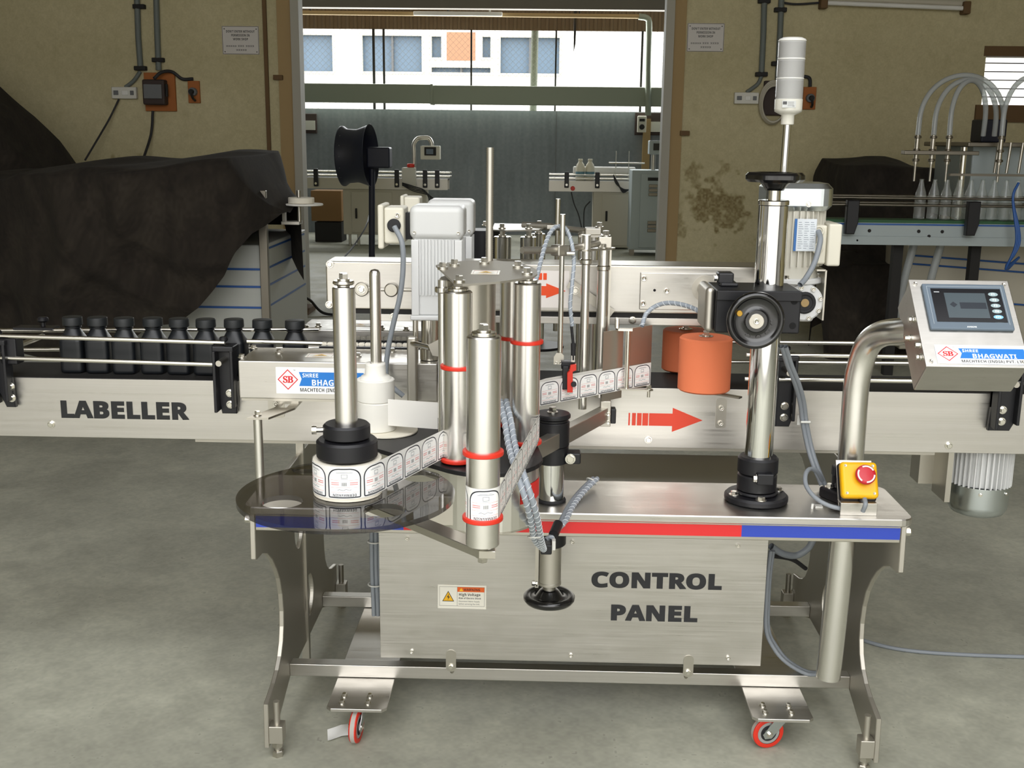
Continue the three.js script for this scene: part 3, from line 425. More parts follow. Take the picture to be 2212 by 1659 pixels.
{
  const x = (a) => a;
  single('tarpaulin', tarp([[-4.6, 1.22, -7.6, -6.5, 0.25], [-3.238, 1.243, -7.6, -6.5, 0.25], [-3.091, 1.301, -7.6, -6.4, 0.25], [-2.947, 1.319, -7.6, -6.3, 0.25], [-2.718, 1.33, -7.6, -6.2, 0.25], [-2.462, 1.338, -7.6, -6.2, 0.28], [-2.262, 1.355, -7.6, -6.2, 0.436], [-2.105, 1.375, -7.6, -6.2, 0.452], [-1.95, 1.385, -7.6, -6.2, 0.559], [-1.817, 1.393, -7.5, -6.2, 0.729], [-1.749, 1.308, -7.3, -6.22, 0.859], [-1.684, 1.212, -7.1, -6.3, 0.95], [-1.63, 1.151, -7.0, -6.4, 0.986], [-1.569, 1.096, -6.9, -6.6, 1.045]], 150, 0.07, 1.3, [[-1.95, 1.25, 0.45, 0.05], [-1.95, 1.3, 0.75, 0.06], [-3.0, 1.2, 0.6, 0.05]]), M.tarp, 'dark brown tarpaulin draped over a machine left of the doorway', 'tarpaulin');
  single('tarpaulin', tarp([[-6.3, 2.3, -8.8, -7.9, 0.3], [-4.372, 1.945, -8.8, -7.9, 0.3], [-4, 1.605, -8.8, -7.9, 0.3], [-3.815, 1.408, -8.8, -7.9, 0.3], [-3.664, 1.252, -8.7, -8.0, 0.3], [-3.589, 1.041, -8.6, -8.1, 0.3]], 70, 0.05, 4.2), M.tarp, 'dark tarpaulin sloping down from a tall load by the left wall', 'tarpaulin');
  const t = thing('wrapped_machine', 'machine with pale film-wrapped panels under the left tarpaulin', 'machine', [-2.347, 0, -7]);
  const bx1 = -1.688, by1 = 0.861;
  part(t, 'cabinet', box(-3.9, bx1, 0.12, by1, -7.6, -6.45, 0.01), M.wrap);
  for (const py of [0.721, 0.619, 0.497]) part(t, 'film_print_line', box(-2.6, bx1, py - 0.006, py + 0.006, -6.45, -6.444), M.blueHose);
  for (const py of [0.834, 0.721, 0.619, 0.497]) part(t, 'film_print_line', box(bx1, bx1 + 0.003, py - 0.006, py + 0.006, -7.55, -6.5), M.blueHose);
  part(t, 'corner_post', box(-1.705, -1.657, 0, 1.174, -6.44, -6.4, 0.004), M.steelDark); part(t, 'foot', box(-3.8, bx1, 0, 0.12, -7.5, -6.5), M.dark);
  const r = thing('reel_stand', 'white reel of labels on flat disc beside left tarpaulin', 'reel', [-1.535, 0.949, -6.7]);
  const rx = -1.521, ry = 1.075;
  part(r, 'disc', turned([-1.502, ry, -6.7], 0.1126, 0.012, 0.003), M.paper); part(r, 'reel', turned([-1.518, ry + 0.012, -6.7], 0.07689, 0.035, 0.003), M.paperCream); part(r, 'spindle', cyl([-1.532, 0.971, -6.7], [-1.532, 1.164, -6.7], 0.012), M.steel); part(r, 'bracket', [box(-1.63, -1.524, 0.965, 0.982, -6.75, -6.65), box(-1.63, -1.613, 0.965, 1.044, -6.72, -6.68)], M.steelDull);
  single('wall_socket', [box(-2.285, -2.179, 0.063, 0.149, WZ - 0.05, WZ + 0.07, 0.006), turned([-2.207, 0.104, WZ + 0.07], 0.028, 0.02, 0.004, [0, 0, 1])], M.plateWhite, 'small white socket at foot of left door lining', 'socket');
  single('wood_block', box(-2.234, -2.042, 0, 0.05, -9.62, -9.3, 0.004), M.brown, 'brown wooden plank end on floor at left door lining', 'plank');
  single('power_cable', tube([[-2.195, 0.104, WZ + 0.1], [-2.064, 0.1, -9.5], [-1.906, 0.02, -9.3], [-1.671, 0.012, -9.3]], 0.012, 30, 8), M.cableDark, 'black cable plugged into socket and lying across the doorway floor', 'cable');
}
// ================= RIGHT SIDE: FILLING MACHINE =================
{
  single('tarpaulin', tarp([[2.088, 0.605, -9.3, -8.5, 0.05], [2.093, 1.022, -9.3, -8.4, 0.05], [2.125, 1.245, -9.4, -8.3, 0.05], [2.172, 1.348, -9.4, -8.2, 0.05], [2.349, 1.363, -9.4, -8.2, 0.05], [2.52, 1.369, -9.4, -8.2, 0.05], [2.675, 1.357, -9.4, -8.2, 0.03], [2.797, 1.331, -9.4, -8.3, 0.03]], 90, 0.07, 2.2), M.tarp, 'dark tarpaulin over a block behind the filling machine, right side', 'tarpaulin');
  single('tarpaulin', tarp([[1.896, 0.335, -8.2, -7.95, 0], [1.916, 0.633, -8.2, -7.9, 0], [2.069, 0.714, -8.2, -7.85, 0], [2.297, 0.697, -8.2, -7.85, 0], [2.462, 0.673, -8.2, -7.9, 0], [2.536, 0.411, -8.2, -7.95, 0]], 70, 0.06, 6.1), M.tarp, 'crumpled dark tarpaulin heaped on floor under the filling conveyor', 'tarpaulin');
  const Z0 = -7.1, x0 = 1.415, x1 = 3.244, y0 = 0.852, y1 = 0.989, yb = 1.006;
  const t = thing('filling_conveyor', 'pale blue filling conveyor with green belt carrying clear glass bottles', 'conveyor', [2.329, 0, Z0]);
  part(t, 'side_panel', box(x0, x1, y0, y1, Z0 - 0.02, Z0, 0.004), M.paleBlue); part(t, 'lower_lip', box(x0, x1, y0, y0 + 0.055, Z0, Z0 + 0.01, 0.003), M.paleBlue); part(t, 'side_panel', box(x0, x1, y0, y1, Z0 - 0.22, Z0 - 0.2), M.paleBlue); part(t, 'belt', box(x0, x1, y1 - 0.01, yb, Z0 - 0.2, Z0 - 0.005), M.green); part(t, 'blue_edge', box(x0, x1, y1 - 0.014, y1 - 0.004, Z0, Z0 + 0.003), M.blueHose);
  for (const py of [1.143, 1.1]) { slatRail(t, x0, x1, py, Z0 + 0.03, 0.008, 'guide_rail', M.steelDark); slatRail(t, x0, x1, py, Z0 - 0.24, 0.008, 'guide_rail', M.steelDark); }
  for (const x of [1.817, 2.553]) part(t, 'rail_bracket', elev([[x - 0.035, 0.923], [x + 0.02, 0.923], [x + 0.04, 0.994], [x + 0.04, 1.13], [x - 0.035, 1.13]], Z0 + 0.04, Z0 + 0.09, [], 0.005), M.black);
  for (const x of [2.175, 2.663]) part(t, 'leg', box(x - 0.03, x + 0.03, 0, y0, Z0 - 0.16, Z0 - 0.1), M.dark);
  for (const x of [1.88, 2.258, 2.324, 1.953, 2.403]) part(t, 'bolt', bolt([x, y1 - 0.05 - 0.03 * ((x * 100 | 0) % 3), Z0], 0.008, 0.01, [0, 0, 1]), M.dark);
  // clear bottles
  const bt = thing('glass_bottle', 'clear glass bottle standing in the row on green filling belt', 'bottle', [2.283, yb, Z0 - 0.1], 'clear bottles on the filling conveyor');
  const bp = [bt.position.x, yb, Z0 - 0.1], H = 0.2686;
  part(bt, 'body', lathe([[0.0001, 0.004], [0.028, 0.002], [0.034, 0.008], [0.035, 0.03], [0.033, 0.05], [0.035, 0.08], [0.033, 0.11], [0.035, 0.14], [0.03, 0.17], [0.018, 0.205], [0.0125, 0.235], [0.012, H - 0.02]], bp, [0, 1, 0], 24), M.clearGlass); part(bt, 'neck_ring', new THREE.TorusGeometry(0.0135, 0.0025, 8, 20).rotateX(Math.PI / 2).translate(bp[0], bp[1] + H - 0.02, bp[2]), M.glass);
  for (const px of [2.365, 2.442, 2.518, 2.59, 2.662, 2.734, 2.809, 2.881]) dup(bt, [px, yb, Z0 - 0.1]);
  // nozzles, hoses and housing
  const f = thing('filling_machine', 'filling machine housing with steel nozzles and arched clear hoses', 'machine', [2.961, 0, -7.6]);
  part(f, 'housing', box(2.692, 4.4, yb - 0.02, 1.473, -8.2, -7.5, 0.01), M.paleBlue); part(f, 'top_plate', box(2.603, 4.4, 1.456, 1.485, -8.2, -7.35, 0.006), M.steelDark);
  single('packet', [box(2.812, 2.976, 1.485, 1.634, -7.9, -7.7, 0.01)], M.navy, 'dark blue packet lying on filling machine top plate', 'packet');
  part(f, 'lower_panel', box(2.36, 4.4, 0.1, y0 - 0.03, -8.3, -7.6, 0.01), M.skin); part(f, 'nozzle_bar', [box(2.15, 2.607, 1.406, 1.431, -7.24, -7.16, 0.004), box(2.449, 4.3, 1.279, 1.293, -7.22, -7.18)], M.steelDark);
  for (const py of [0.741, 0.685, 0.467]) part(f, 'blue_cord', cyl([2.396, py, -7.59], [4.3, py - 0.12, -7.59], 0.006), M.blueHose);
  for (const [a, b, top] of [[2.234, 2.848, 1.893], [2.331, 2.8, 1.866], [2.428, 2.729, 1.861], [2.749, 3.137, 1.884]]) {
    const yn = 1.525, n = 10, pts = []; for (let i = 0; i <= n; i++) { const s = i / n; pts.push([a + (b - a) * (0.5 - 0.5 * Math.cos(s * Math.PI)), yn + (top - yn) * Math.pow(Math.sin(s * Math.PI), 0.8), -7.2 - 0.25 * s]); }
    part(f, 'clear_hose', tube(pts, 0.016, 60, 10), M.hose);
    if (a < 3) { const nz = part(f, 'nozzle', [cyl([a, 1.348, -7.2], [a, yn, -7.2], 0.014), cyl([a, 1.243, -7.2], [a, 1.348, -7.2], 0.007)], M.steel); for (const dy of [0.02, 0.1, 0.16]) part(nz, 'collar', turned([a, yn - dy, -7.2], 0.022, 0.016, 0.003), M.steelDark); }
  }
  part(f, 'upright_post', [cyl([2.545, yb, -7.25], [2.545, 1.455, -7.25], 0.02)], M.bright);
  for (const px of [2.765, 2.84, 2.915]) part(f, 'nozzle', cyl([px, 1.296, -7.3], [px + 0.01, 1.485, -7.3], 0.009), M.steel);
  for (let k = 0; k < 3; k++) part(f, 'blue_hose', tube([[2.8, 1.248, -7], [2.768, 1.15, -6.98], [2.823 - k * 0.01, 0.898, -6.95], [2.769, 0.741 - k * 0.01, -6.98], [2.892, 0.785, -7.1]], 0.008, 30, 8), M.blueHose);
  for (const px of [2.304, 2.475]) part(f, 'drain_hose', tube([[px, y0, -7.3], [px - 0.04, y0 - 0.25, -7.32], [px - 0.07, y0 - 0.6, -7.35]], 0.025, 20), M.hose);
}

// ================= LABELLING MACHINE: STAND =================
const TY = 0.662;
{
  const t = thing('machine_stand', 'stainless steel machine stand with cut-out side plates, casters and red-blue striped edge', 'machine stand', [0, 0, -2.92]);
  const half = [[-2.41, 0.645], [-2.405, 0.537], [-2.42, 0.53], [-2.47, 0.526], [-2.515, 0.508], [-2.56, 0.476], [-2.595, 0.44], [-2.625, 0.4], [-2.645, 0.35], [-2.652, 0.3], [-2.648, 0.26], [-2.636, 0.225], [-2.612, 0.195], [-2.58, 0.173], [-2.54, 0.158], [-2.463, 0.142], [-2.458, 0.03], [-2.52, 0.03], [-2.70, 0.095]];
  const prof = [...half, ...half.map(([z, y]) => [-5.84 - z, y]).reverse()];
  for (const s of [-1, 1]) { const p = part(t, 'side_plate', side(prof, s > 0 ? 0.729 : -0.741, s > 0 ? 0.741 : -0.729, [[-2.86, 0.45, 0.055], [-2.965, 0.212, 0.06], [-3.05, 0.47, 0.05]], 0.0015), M.steelDull);
    for (const y of [0.625]) part(p, 'bolt', bolt([s * 0.741, y, -2.43], 0.009, 0.016, [s, 0, 0]), M.bright); }
  part(t, 'crossbar', box(-0.729, 0.729, 0.099, 0.133, -2.73, -2.695, 0.002), M.panel); part(t, 'crossbar', box(-0.729, 0.729, 0.099, 0.133, -3.175, -3.14, 0.002), M.panel);
  const top = (z0, z1, s) => plan((() => { const r = 0.03, x = 0.757, p = []; for (const [cx, cz, a] of [[x - r, z0 - r, 1], [-x + r, z0 - r, 0]].slice(0, 0)) p.push([cx, cz]); const q = rrect(2 * x, z1 - z0, r, 5); return q.map(([a, b]) => [a, b + (z0 + z1) / 2]); })(), TY - 0.018, TY, [], 0.0025);
  const tt = part(t, 'table_top', top(-2.655, -2.403), M.panel); part(t, 'table_top', top(-3.437, -3.185), M.panel);
  part(t, 'edge_rail', box(-0.729, 0.729, 0.604, 0.644, -2.44, -2.411, 0.002), M.steel); part(t, 'edge_rail', box(-0.729, 0.729, 0.604, 0.644, -3.43, -3.40, 0.002), M.steel);
  const sx = [-0.727, -0.39, 0.373, 0.727];
  [['blue_stripe', M.stripeBlue], ['red_stripe', M.stripeRed], ['blue_stripe', M.stripeBlue]].forEach(([n, m], i) => part(t, n, box(sx[i], sx[i + 1], 0.6125, 0.6395, -2.4115, -2.4095), m));
  part(t, 'under_rail', [box(-0.729, 0.729, 0.61, 0.644, -2.65, -2.62), box(-0.729, 0.729, 0.61, 0.644, -3.22, -3.19)], M.steel);
  // caster carriers and casters
  for (const [xa, xb, turn, px, pz] of [[-0.603, -0.453, 1.45, -0.538, -2.615], [0.451, 0.601, 0.25, 0.491, -2.6]]) {
    const zf = -2.53, pts = [[xa + 0.012, zf], [xb - 0.012, zf], [xb, zf - 0.012], [xb, -5.84 - zf + 0.012], [xb - 0.012, -5.84 - zf], [xa + 0.012, -5.84 - zf], [xa, -5.84 - zf + 0.012], [xa, zf - 0.012]];
    const c = part(t, 'caster_carrier', plan(pts, 0.09, 0.098, [], 0.001), M.panel);
    for (const [dx, dz] of [[0.035, -0.03], [0.1, -0.03], [0.035, -0.065], [0.1, -0.065]]) part(c, 'bolt', bolt([xa + dx, 0.098, zf + dz], 0.006, 0.009), M.bright);
    for (const [cz, tn] of [[zf - 0.05, turn], [-5.84 - zf + 0.05, turn + 0.6]]) {
      const cx = (xa + xb) / 2, k = new THREE.Group(), w = 0.041, off = 0.03; k.name = 'caster'; k.position.set(cx, 0, cz + 2.92); k.rotation.y = tn; t.add(k);
      const add = (n, g, m) => { const q = new THREE.Mesh(merge(g), m); q.name = n; q.castShadow = q.receiveShadow = true; k.add(q); };
      add('swivel', [turned([0, 0.08, 0], 0.026, 0.011, 0.002), turned([0, 0.074, 0], 0.02, 0.008, 0.001)], M.zinc);
      for (const s of [-1, 1]) add('fork', elev([[-0.018, 0.078], [0.018, 0.078], [0.006 - off, w - 0.012], [-0.012 - off, w - 0.012], [-0.018 - off, w]], s * 0.0135 - 0.001, s * 0.0135 + 0.001), M.zinc);
      add('tyre', lathe([[w * 0.72, -0.009], [w * 0.95, -0.0095], [w, -0.006], [w, 0.006], [w * 0.95, 0.0095], [w * 0.72, 0.009]], [-off, w, 0], [0, 0, 1], 36), M.red);
      add('tread', lathe([[w + 0.0003, -0.0055], [w + 0.0003, 0.0055]], [-off, w, 0], [0, 0, 1], 36), std(0xb3afa8, 0.8)); add('wheel_hub', [turned([-off, w, -0.0085], w * 0.74, 0.017, 0.002, [0, 0, 1]), turned([-off, w, -0.012], w * 0.3, 0.024, 0.002, [0, 0, 1])], std(0x9a9a98, 0.5)); add('wheel_disc', [turned([-off, w, -0.0092], w * 0.55, 0.0184, 0.002, [0, 0, 1])], M.rubber); add('axle_bolt', [...bolt([-off, w, 0.0145], 0.006, 0.006, [0, 0, 1]), ...bolt([-off, w, -0.0145], 0.006, 0.006, [0, 0, -1])], M.bright);
    }
  }
  // levelling feet
  for (const s of [-1, 1]) for (const z of [-2.475, -3.365]) { const x = s * 0.712, f = part(t, 'levelling_foot', [box(x - 0.017, x + 0.017, 0.04, 0.086, z - 0.018, z + 0.018, 0.002)], M.steelDull); part(f, 'threaded_bolt', [cyl([x, 0.005, z], [x, 0.145, z], 0.008, 0.008, 14)], M.steelDull); part(f, 'lock_nut', [flatN(hex([x, 0.026, z], 0.014, 0.013)), flatN(hex([x, 0, z], 0.014, 0.016))], M.steel); }
}
// ================= CONTROL CABINET =================
{
  const z = -2.665, x0 = -0.485, x1 = 0.49, y0 = 0.172, y1 = 0.606;
  const t = thing('control_cabinet', 'brushed steel control panel cabinet lettered CONTROL PANEL under the table', 'cabinet', [0, y0, -2.9]);
  part(t, 'body', box(x0 + 0.002, x1 - 0.002, y0 + 0.002, y1, -3.1, z - 0.002, 0.003), M.steelDull);
  const f = part(t, 'front_panel', box(x0, x1, y0, y1 - 0.004, z - 0.002, z, 0.0008), M.panel);
  for (const p of [[-0.413, 0.499, -2.665], [0.002, 0.498, -2.665], [0.415, 0.497, -2.665], [-0.404, 0.191, -2.665], [0.005, 0.19, -2.665], [0.406, 0.193, -2.665]]) part(f, 'screw', socketBolt(p[0].length ? p[0] : p, 0.0055, 0.005, [0, 0, 1]), M.bright);
  for (const [px, w] of [[-0.303, 0.013], [0.306, 0.013]]) { const b = part(t, 'mounting_tab', [elev(rrect(0.026, 0.06, 0.012).map(([a, c]) => [a + px, c + y0 - 0.004]), z - 0.004, z + 0.002)], M.steel); part(b, 'bolt', bolt([px, y0 - 0.02, z + 0.002], 0.006, 0.008, [0, 0, 1]), M.bright); part(b, 'stand_off', cyl([px, y0 - 0.02, z - 0.004], [px, 0.12, -2.7], 0.006), M.steelDull); }
  part(t, 'letters_control', letters('CONTROL', 0.052, 0.38, 0.377, 0.42, z + 0.0004), std(0x26272a, 0.6), 'bold black letters CONTROL');
  part(t, 'letters_panel', letters('PANEL', 0.104, 0.323, 0.289, 0.332, z + 0.0004), std(0x26272a, 0.6), 'bold black letters PANEL');
  const warn = canvasTex(620, 300, (x, w, h) => {
    x.fillStyle = '#efece0'; x.fillRect(0, 0, w, h); x.strokeStyle = '#55524a'; x.lineWidth = 3; x.strokeRect(22, 24, w - 44, h - 58); x.beginPath(); x.moveTo(250, 24); x.lineTo(250, 266); x.stroke();
    x.fillStyle = '#e8641e'; x.fillRect(252, 26, w - 276, 60); x.fillStyle = '#f6c21c'; x.beginPath(); x.moveTo(300, 36); x.lineTo(326, 78); x.lineTo(274, 78); x.fill(); x.fillStyle = '#141414'; x.font = 'bold 44px sans-serif'; x.fillText('WARNING', 330, 72, 250);
    x.font = 'bold 46px sans-serif'; x.fillText('High Voltage', 268, 136, 310); x.font = 'bold 28px sans-serif'; x.fillText('Risk of Electric Shock', 268, 176, 310); x.font = '24px sans-serif'; x.fillText('Disconnect Mains Supply', 268, 214, 310); x.fillText('before servicing the Unit.', 268, 248, 300);
    x.fillStyle = '#f3b81a'; x.strokeStyle = '#26221a'; x.lineWidth = 7; x.beginPath(); x.moveTo(134, 84); x.lineTo(204, 206); x.lineTo(64, 206); x.closePath(); x.fill(); x.stroke(); x.fillStyle = '#1a1a1a'; x.beginPath(); x.moveTo(142, 112); x.lineTo(118, 160); x.lineTo(136, 158); x.lineTo(128, 194); x.lineTo(154, 148); x.lineTo(136, 150); x.fill();
  });
  sticker(t, 'warning_label', warn, -0.213 - -0.336, 0.375 - 0.311, [-0.275, 0.344, z + 0.0004], [0, 0, -0.004], 'WARNING High Voltage sticker');
  part(t, 'wire_duct', [box(x1 - 0.002, x1 + 0.012, y0 + 0.03, y0 + 0.24, -2.86, -2.80), ...Array.from({ length: 14 }, (_, k) => box(x1 + 0.012, x1 + 0.024, y0 + 0.10 + k * 0.0105, y0 + 0.106 + k * 0.0105, -2.80, -2.79))], M.white);
}
// ================= MAIN CONVEYOR =================
const CZ = -2.82, CR = -3.02, CB = 0.703, CT = 0.863;
{
  const t = thing('main_conveyor', 'long stainless steel conveyor lettered LABELLER with black belt', 'conveyor', [0, CB, -2.92]);
  part(t, 'side_panel', box(-1.8, 1.5, CB, CT - 0.002, CZ - 0.004, CZ, 0.001), M.panel); part(t, 'side_panel', box(-1.8, 1.5, CB, CT - 0.002, CR, CR + 0.004, 0.001), M.panel);
  part(t, 'belt', box(-1.8, 1.5, CT - 0.02, CT, CR + 0.006, CZ - 0.002, 0.002), M.dark); part(t, 'return_tray', box(-1.78, 1.48, CB + 0.002, CB + 0.006, CR + 0.004, CZ - 0.004), M.steel);
  part(t, 'lower_rail', [box(-1.0, 0.95, CB - 0.018, CB - 0.002, -2.9, -2.86)], M.steelDull);
  part(t, 'letters_labeller', letters('LABELLER', -1.337, -1, 0.755, 0.802, CZ + 0.0002), std(0x17181a, 0.55), 'bold black letters LABELLER');
  const ay = 0.778, ah = 0.5 * (0.795 - 0.762), ah2 = 0.5 * (0.81 - 0.746), am = std(0xea4a30, 0.5);
  for (const [a, b] of [[0.144, 0.148], [0.153, 0.163], [0.166, 0.178], [0.18, 0.195]]) part(t, 'arrow_bar', box(a, b, ay - ah, ay + ah, CZ, CZ + 0.0006), am);
  part(t, 'arrow', elev([[0.197, ay - ah], [0.257, ay - ah], [0.257, ay - ah2], [0.335, ay], [0.257, ay + ah2], [0.257, ay + ah], [0.197, ay + ah]], CZ, CZ + 0.0006), am, 'orange-red arrow sticker pointing right');
  for (const p of [[-1.366, 0.737, -2.82], [0.197, 0.724, -2.82], [0.969, 0.723, -2.82]]) part(t, 'bolt', [...bolt(p, 0.0075, 0.008, [0, 0, 1])], M.bright);
  // slotted bracket plates on the face
  for (const [px, py, h] of [[-0.77, 0.791, 0.05], [0.381, 0.798, 0.078]]) { const b = part(t, 'slotted_plate', elev(rrect(h > 0.06 ? 0.027 : 0.042, h, 0.006).map(([a, c]) => [a + px, c + py]), CZ, CZ + 0.003), M.steel); for (const dy of h > 0.06 ? [-0.026, 0.014] : [0.012]) part(b, 'bolt', socketBolt([px, py + dy, CZ + 0.003], 0.007, 0.006, [0, 0, 1]), M.bright); }
  part(t, 'guide_lever', [plan([[0.357, -2.815], [0.422, -2.76], [0.422 - 0.01, -2.745], [0.352, -2.79]], 0.853, 0.857)], M.steel);
  // guide rails
  const rail = (a, b) => part(t, 'guide_rail', cyl(a, b, 0.0058, 0.0058, 12), M.bright);
  rail([-1.539, 0.977, -2.79], [-0.889, 0.967, -2.79]); rail([-1.544, 0.92, -2.79], [-0.91, 0.91, -2.79]); rail([-1.699, 0.942, -3.05], [-0.699, 0.96, -3.05]); rail([-1.705, 0.887, -3.05], [-0.7, 0.908, -3.05]); rail([-0.834, 0.97, -2.8], [-0.641, 0.968, -2.8]);
  rail([0.432, 0.958, -2.79], [1.258, 0.96, -2.79]); rail([0.431, 0.896, -2.79], [1.266, 0.898, -2.79]); rail([0.311, 0.943, -3.05], [1.379, 0.949, -3.05]); rail([0.314, 0.887, -3.05], [1.386, 0.895, -3.05]);
  // black guide brackets
  const br = (px0, px1, pb0, pb1, yt, yb, head) => { const b = part(t, 'guide_bracket', [elev([[px0, yt], [px1, yt], [px1 + 0.004, yb + 0.03], [pb1, yb], [pb0, yb], [px0, yb + 0.06]], -2.815, -2.80, [], 0.002), box(px0, px0 + 0.008, yb + 0.01, yt, -2.815, -2.765, 0.002), box(px1 - 0.006, px1 + 0.002, yb + 0.02, yt, -2.815, -2.775, 0.002)], M.black); const cx = (pb0 + pb1) / 2 + 0.004; for (const dy of [0.025, 0.055]) part(b, 'bolt', [...bolt([cx, yb + dy, -2.80], 0.008, 0.009, [0, 0, 1])], M.bright); part(b, 'clamp_block', box(px0 - 0.003, px1 + 0.004, yt - 0.003, yt + 0.012, -2.83, -2.775, 0.004), M.black); part(b, 'clamp_rod', cyl([(px0 + px1) / 2, yt - 0.025, -2.74], [(px0 + px1) / 2, yt - 0.025, -3.05], 0.0075), M.steel); part(b, 'clamp_knob', [turned([(px0 + px1) / 2, yt + 0.012, -2.795], 0.004, 0.012, 0.001), turned([(px0 + px1) / 2, yt + 0.022, -2.795], 0.011, 0.012, 0.003)], M.black); };
  br(-0.917, -0.869, -0.907, -0.869, 0.948, 0.779); br(-1.495, -1.454, -1.471, -1.447, 0.955, 0.786); br(0.505, 0.559, 0.515, 0.553, 0.947, 0.77); br(1.06, 1.122, 1.057, 1.111, 0.927, 0.769);
  part(t, 'rail_clamp', [box(-1.47, -1.428, 0.901, 0.97, -2.835, -2.79, 0.004)], M.black); part(t, 'clamp_knob', [turned([-1.475, 0.954, -3.06], 0.006, 0.02, 0.001), turned([-1.475, 0.968, -3.06], 0.015, 0.014, 0.004)], M.black); part(t, 'clamp_plate', box(-1.552, -1.441, 0.947, 0.954, -3.09, -3.04), M.black);
  for (const [x0, x1] of [[-0.743, -0.723]]) part(t, 'support_leg', [box(x0, x1, 0.02, CB, -2.93, -2.91)], M.steel); part(t, 'drive_bracket', box(0.945, 1.012, 0.579, CB, -3.02, -2.95), M.steel);
}
{ // motor hanging under the outfeed end
  const x = 1.097, z = -2.92, ya = CB - 0.002, S0 = 0.07699, t = thing('conveyor_motor', 'finned motor hanging under the conveyor outfeed with galvanised round cap', 'motor', [x, 0.509, z]);
  const yc = 0.597, yb = 0.512, g = []; part(t, 'body', cyl([x, yc, z], [x, ya, z], S0 * 0.86, S0 * 0.86, 40), M.alloy);
  for (let k = 0; k < 36; k++) { const a = k / 36 * Math.PI * 2, q = new THREE.BoxGeometry(0.003, ya - yc, 0.02); q.translate(0, (ya + yc) / 2, S0 * 0.92).rotateY(a).translate(x, 0, z); part(t, 'fin', q, M.alloy); }
  part(t, 'fan_cowl', lathe([[0.0001, 0], [S0 * 0.7, 0], [S0 * 0.88, 0.006], [S0 * 0.98, 0.02], [S0, 0.03], [S0, yc - yb]], [x, yb, z]), M.zinc); for (const a of [-0.3, 0.7]) part(t, 'screw', bolt([x + S0 * Math.sin(a), yc - 0.015, z + S0 * Math.cos(a)], 0.004, 0.004, [Math.sin(a), 0, Math.cos(a)]), M.bright);
  part(t, 'mounting_plate', box(0.983, 0.997, 0.56, CB, -2.95, -2.85), M.steel);
}
// ================= BOTTLES =================
{
  const H = 0.147, sq = (r, k) => Array.from({ length: 32 }, (_, i) => { const a = i / 32 * 2 * Math.PI, c = Math.cos(a), s = Math.sin(a), e = 2 / k; return [r * Math.sign(c) * Math.abs(c) ** e, r * Math.sign(s) * Math.abs(s) ** e]; });
  const lay = [[0.0001, 0, 5], [0.027, 0, 5], [0.0305, 0.004, 5], [0.0315, 0.01, 5], [0.0315, 0.084, 5], [0.031, 0.088, 4.5], [0.029, 0.094, 3.6], [0.024, 0.106, 2.4], [0.0195, 0.1155, 2], [0.0185, 0.118, 2], [0.0185, 0.126, 2]];
  const pos = [], idx = []; lay.forEach(([r, y, k], j) => sq(r, k).forEach(([a, b]) => pos.push(a, y, b))); for (let j = 0; j < lay.length - 1; j++) for (let i = 0; i < 32; i++) { const a = j * 32 + i, b = j * 32 + (i + 1) % 32; idx.push(a, a + 32, b, b, a + 32, b + 32); }
  const g = new THREE.BufferGeometry(); g.setAttribute('position', new THREE.Float32BufferAttribute(pos, 3)); g.setIndex(idx); g.setAttribute('uv', new THREE.Float32BufferAttribute(new Float32Array(pos.length / 3 * 2), 2)); g.computeVertexNormals();
  const xs = [-1.324, -1.257, -1.185, -1.111, -1.04, -0.968, -0.895, -0.819, -0.732];
  let b0; xs.forEach((x, i) => {
    if (!b0) { b0 = thing('black_bottle', 'black square plastic bottle, first in row behind guide rails', 'bottle', [0, 0, 0], 'black bottles in a row on the conveyor'); part(b0, 'body', g, M.bottle); part(b0, 'neck_ring', turned([0, 0.1185, 0], 0.0225, 0.004, 0.001), M.bottle); part(b0, 'cap', lathe([[0.0001, 0.1475], [0.024, 0.1475], [0.0255, 0.1455], [0.0262, 0.127], [0.025, 0.1255], [0.018, 0.1255]], [0, 0, 0]), M.cap); b0.position.set(x, CT, -2.9); b0.userData.label = 'black square bottle in row behind guide rails, outermost at open end'; }
    else dup(b0, [x, CT, -2.9 + (i % 3 - 1) * 0.003], i === 8 ? 'black square bottle leading the row, entering between the feed boxes' : i === 7 ? 'black square bottle behind steel feed box, second from leading bottle' : 'black square plastic bottle in row behind the guide rails', (i * 0.37 % 0.2) - 0.1);
  });
}
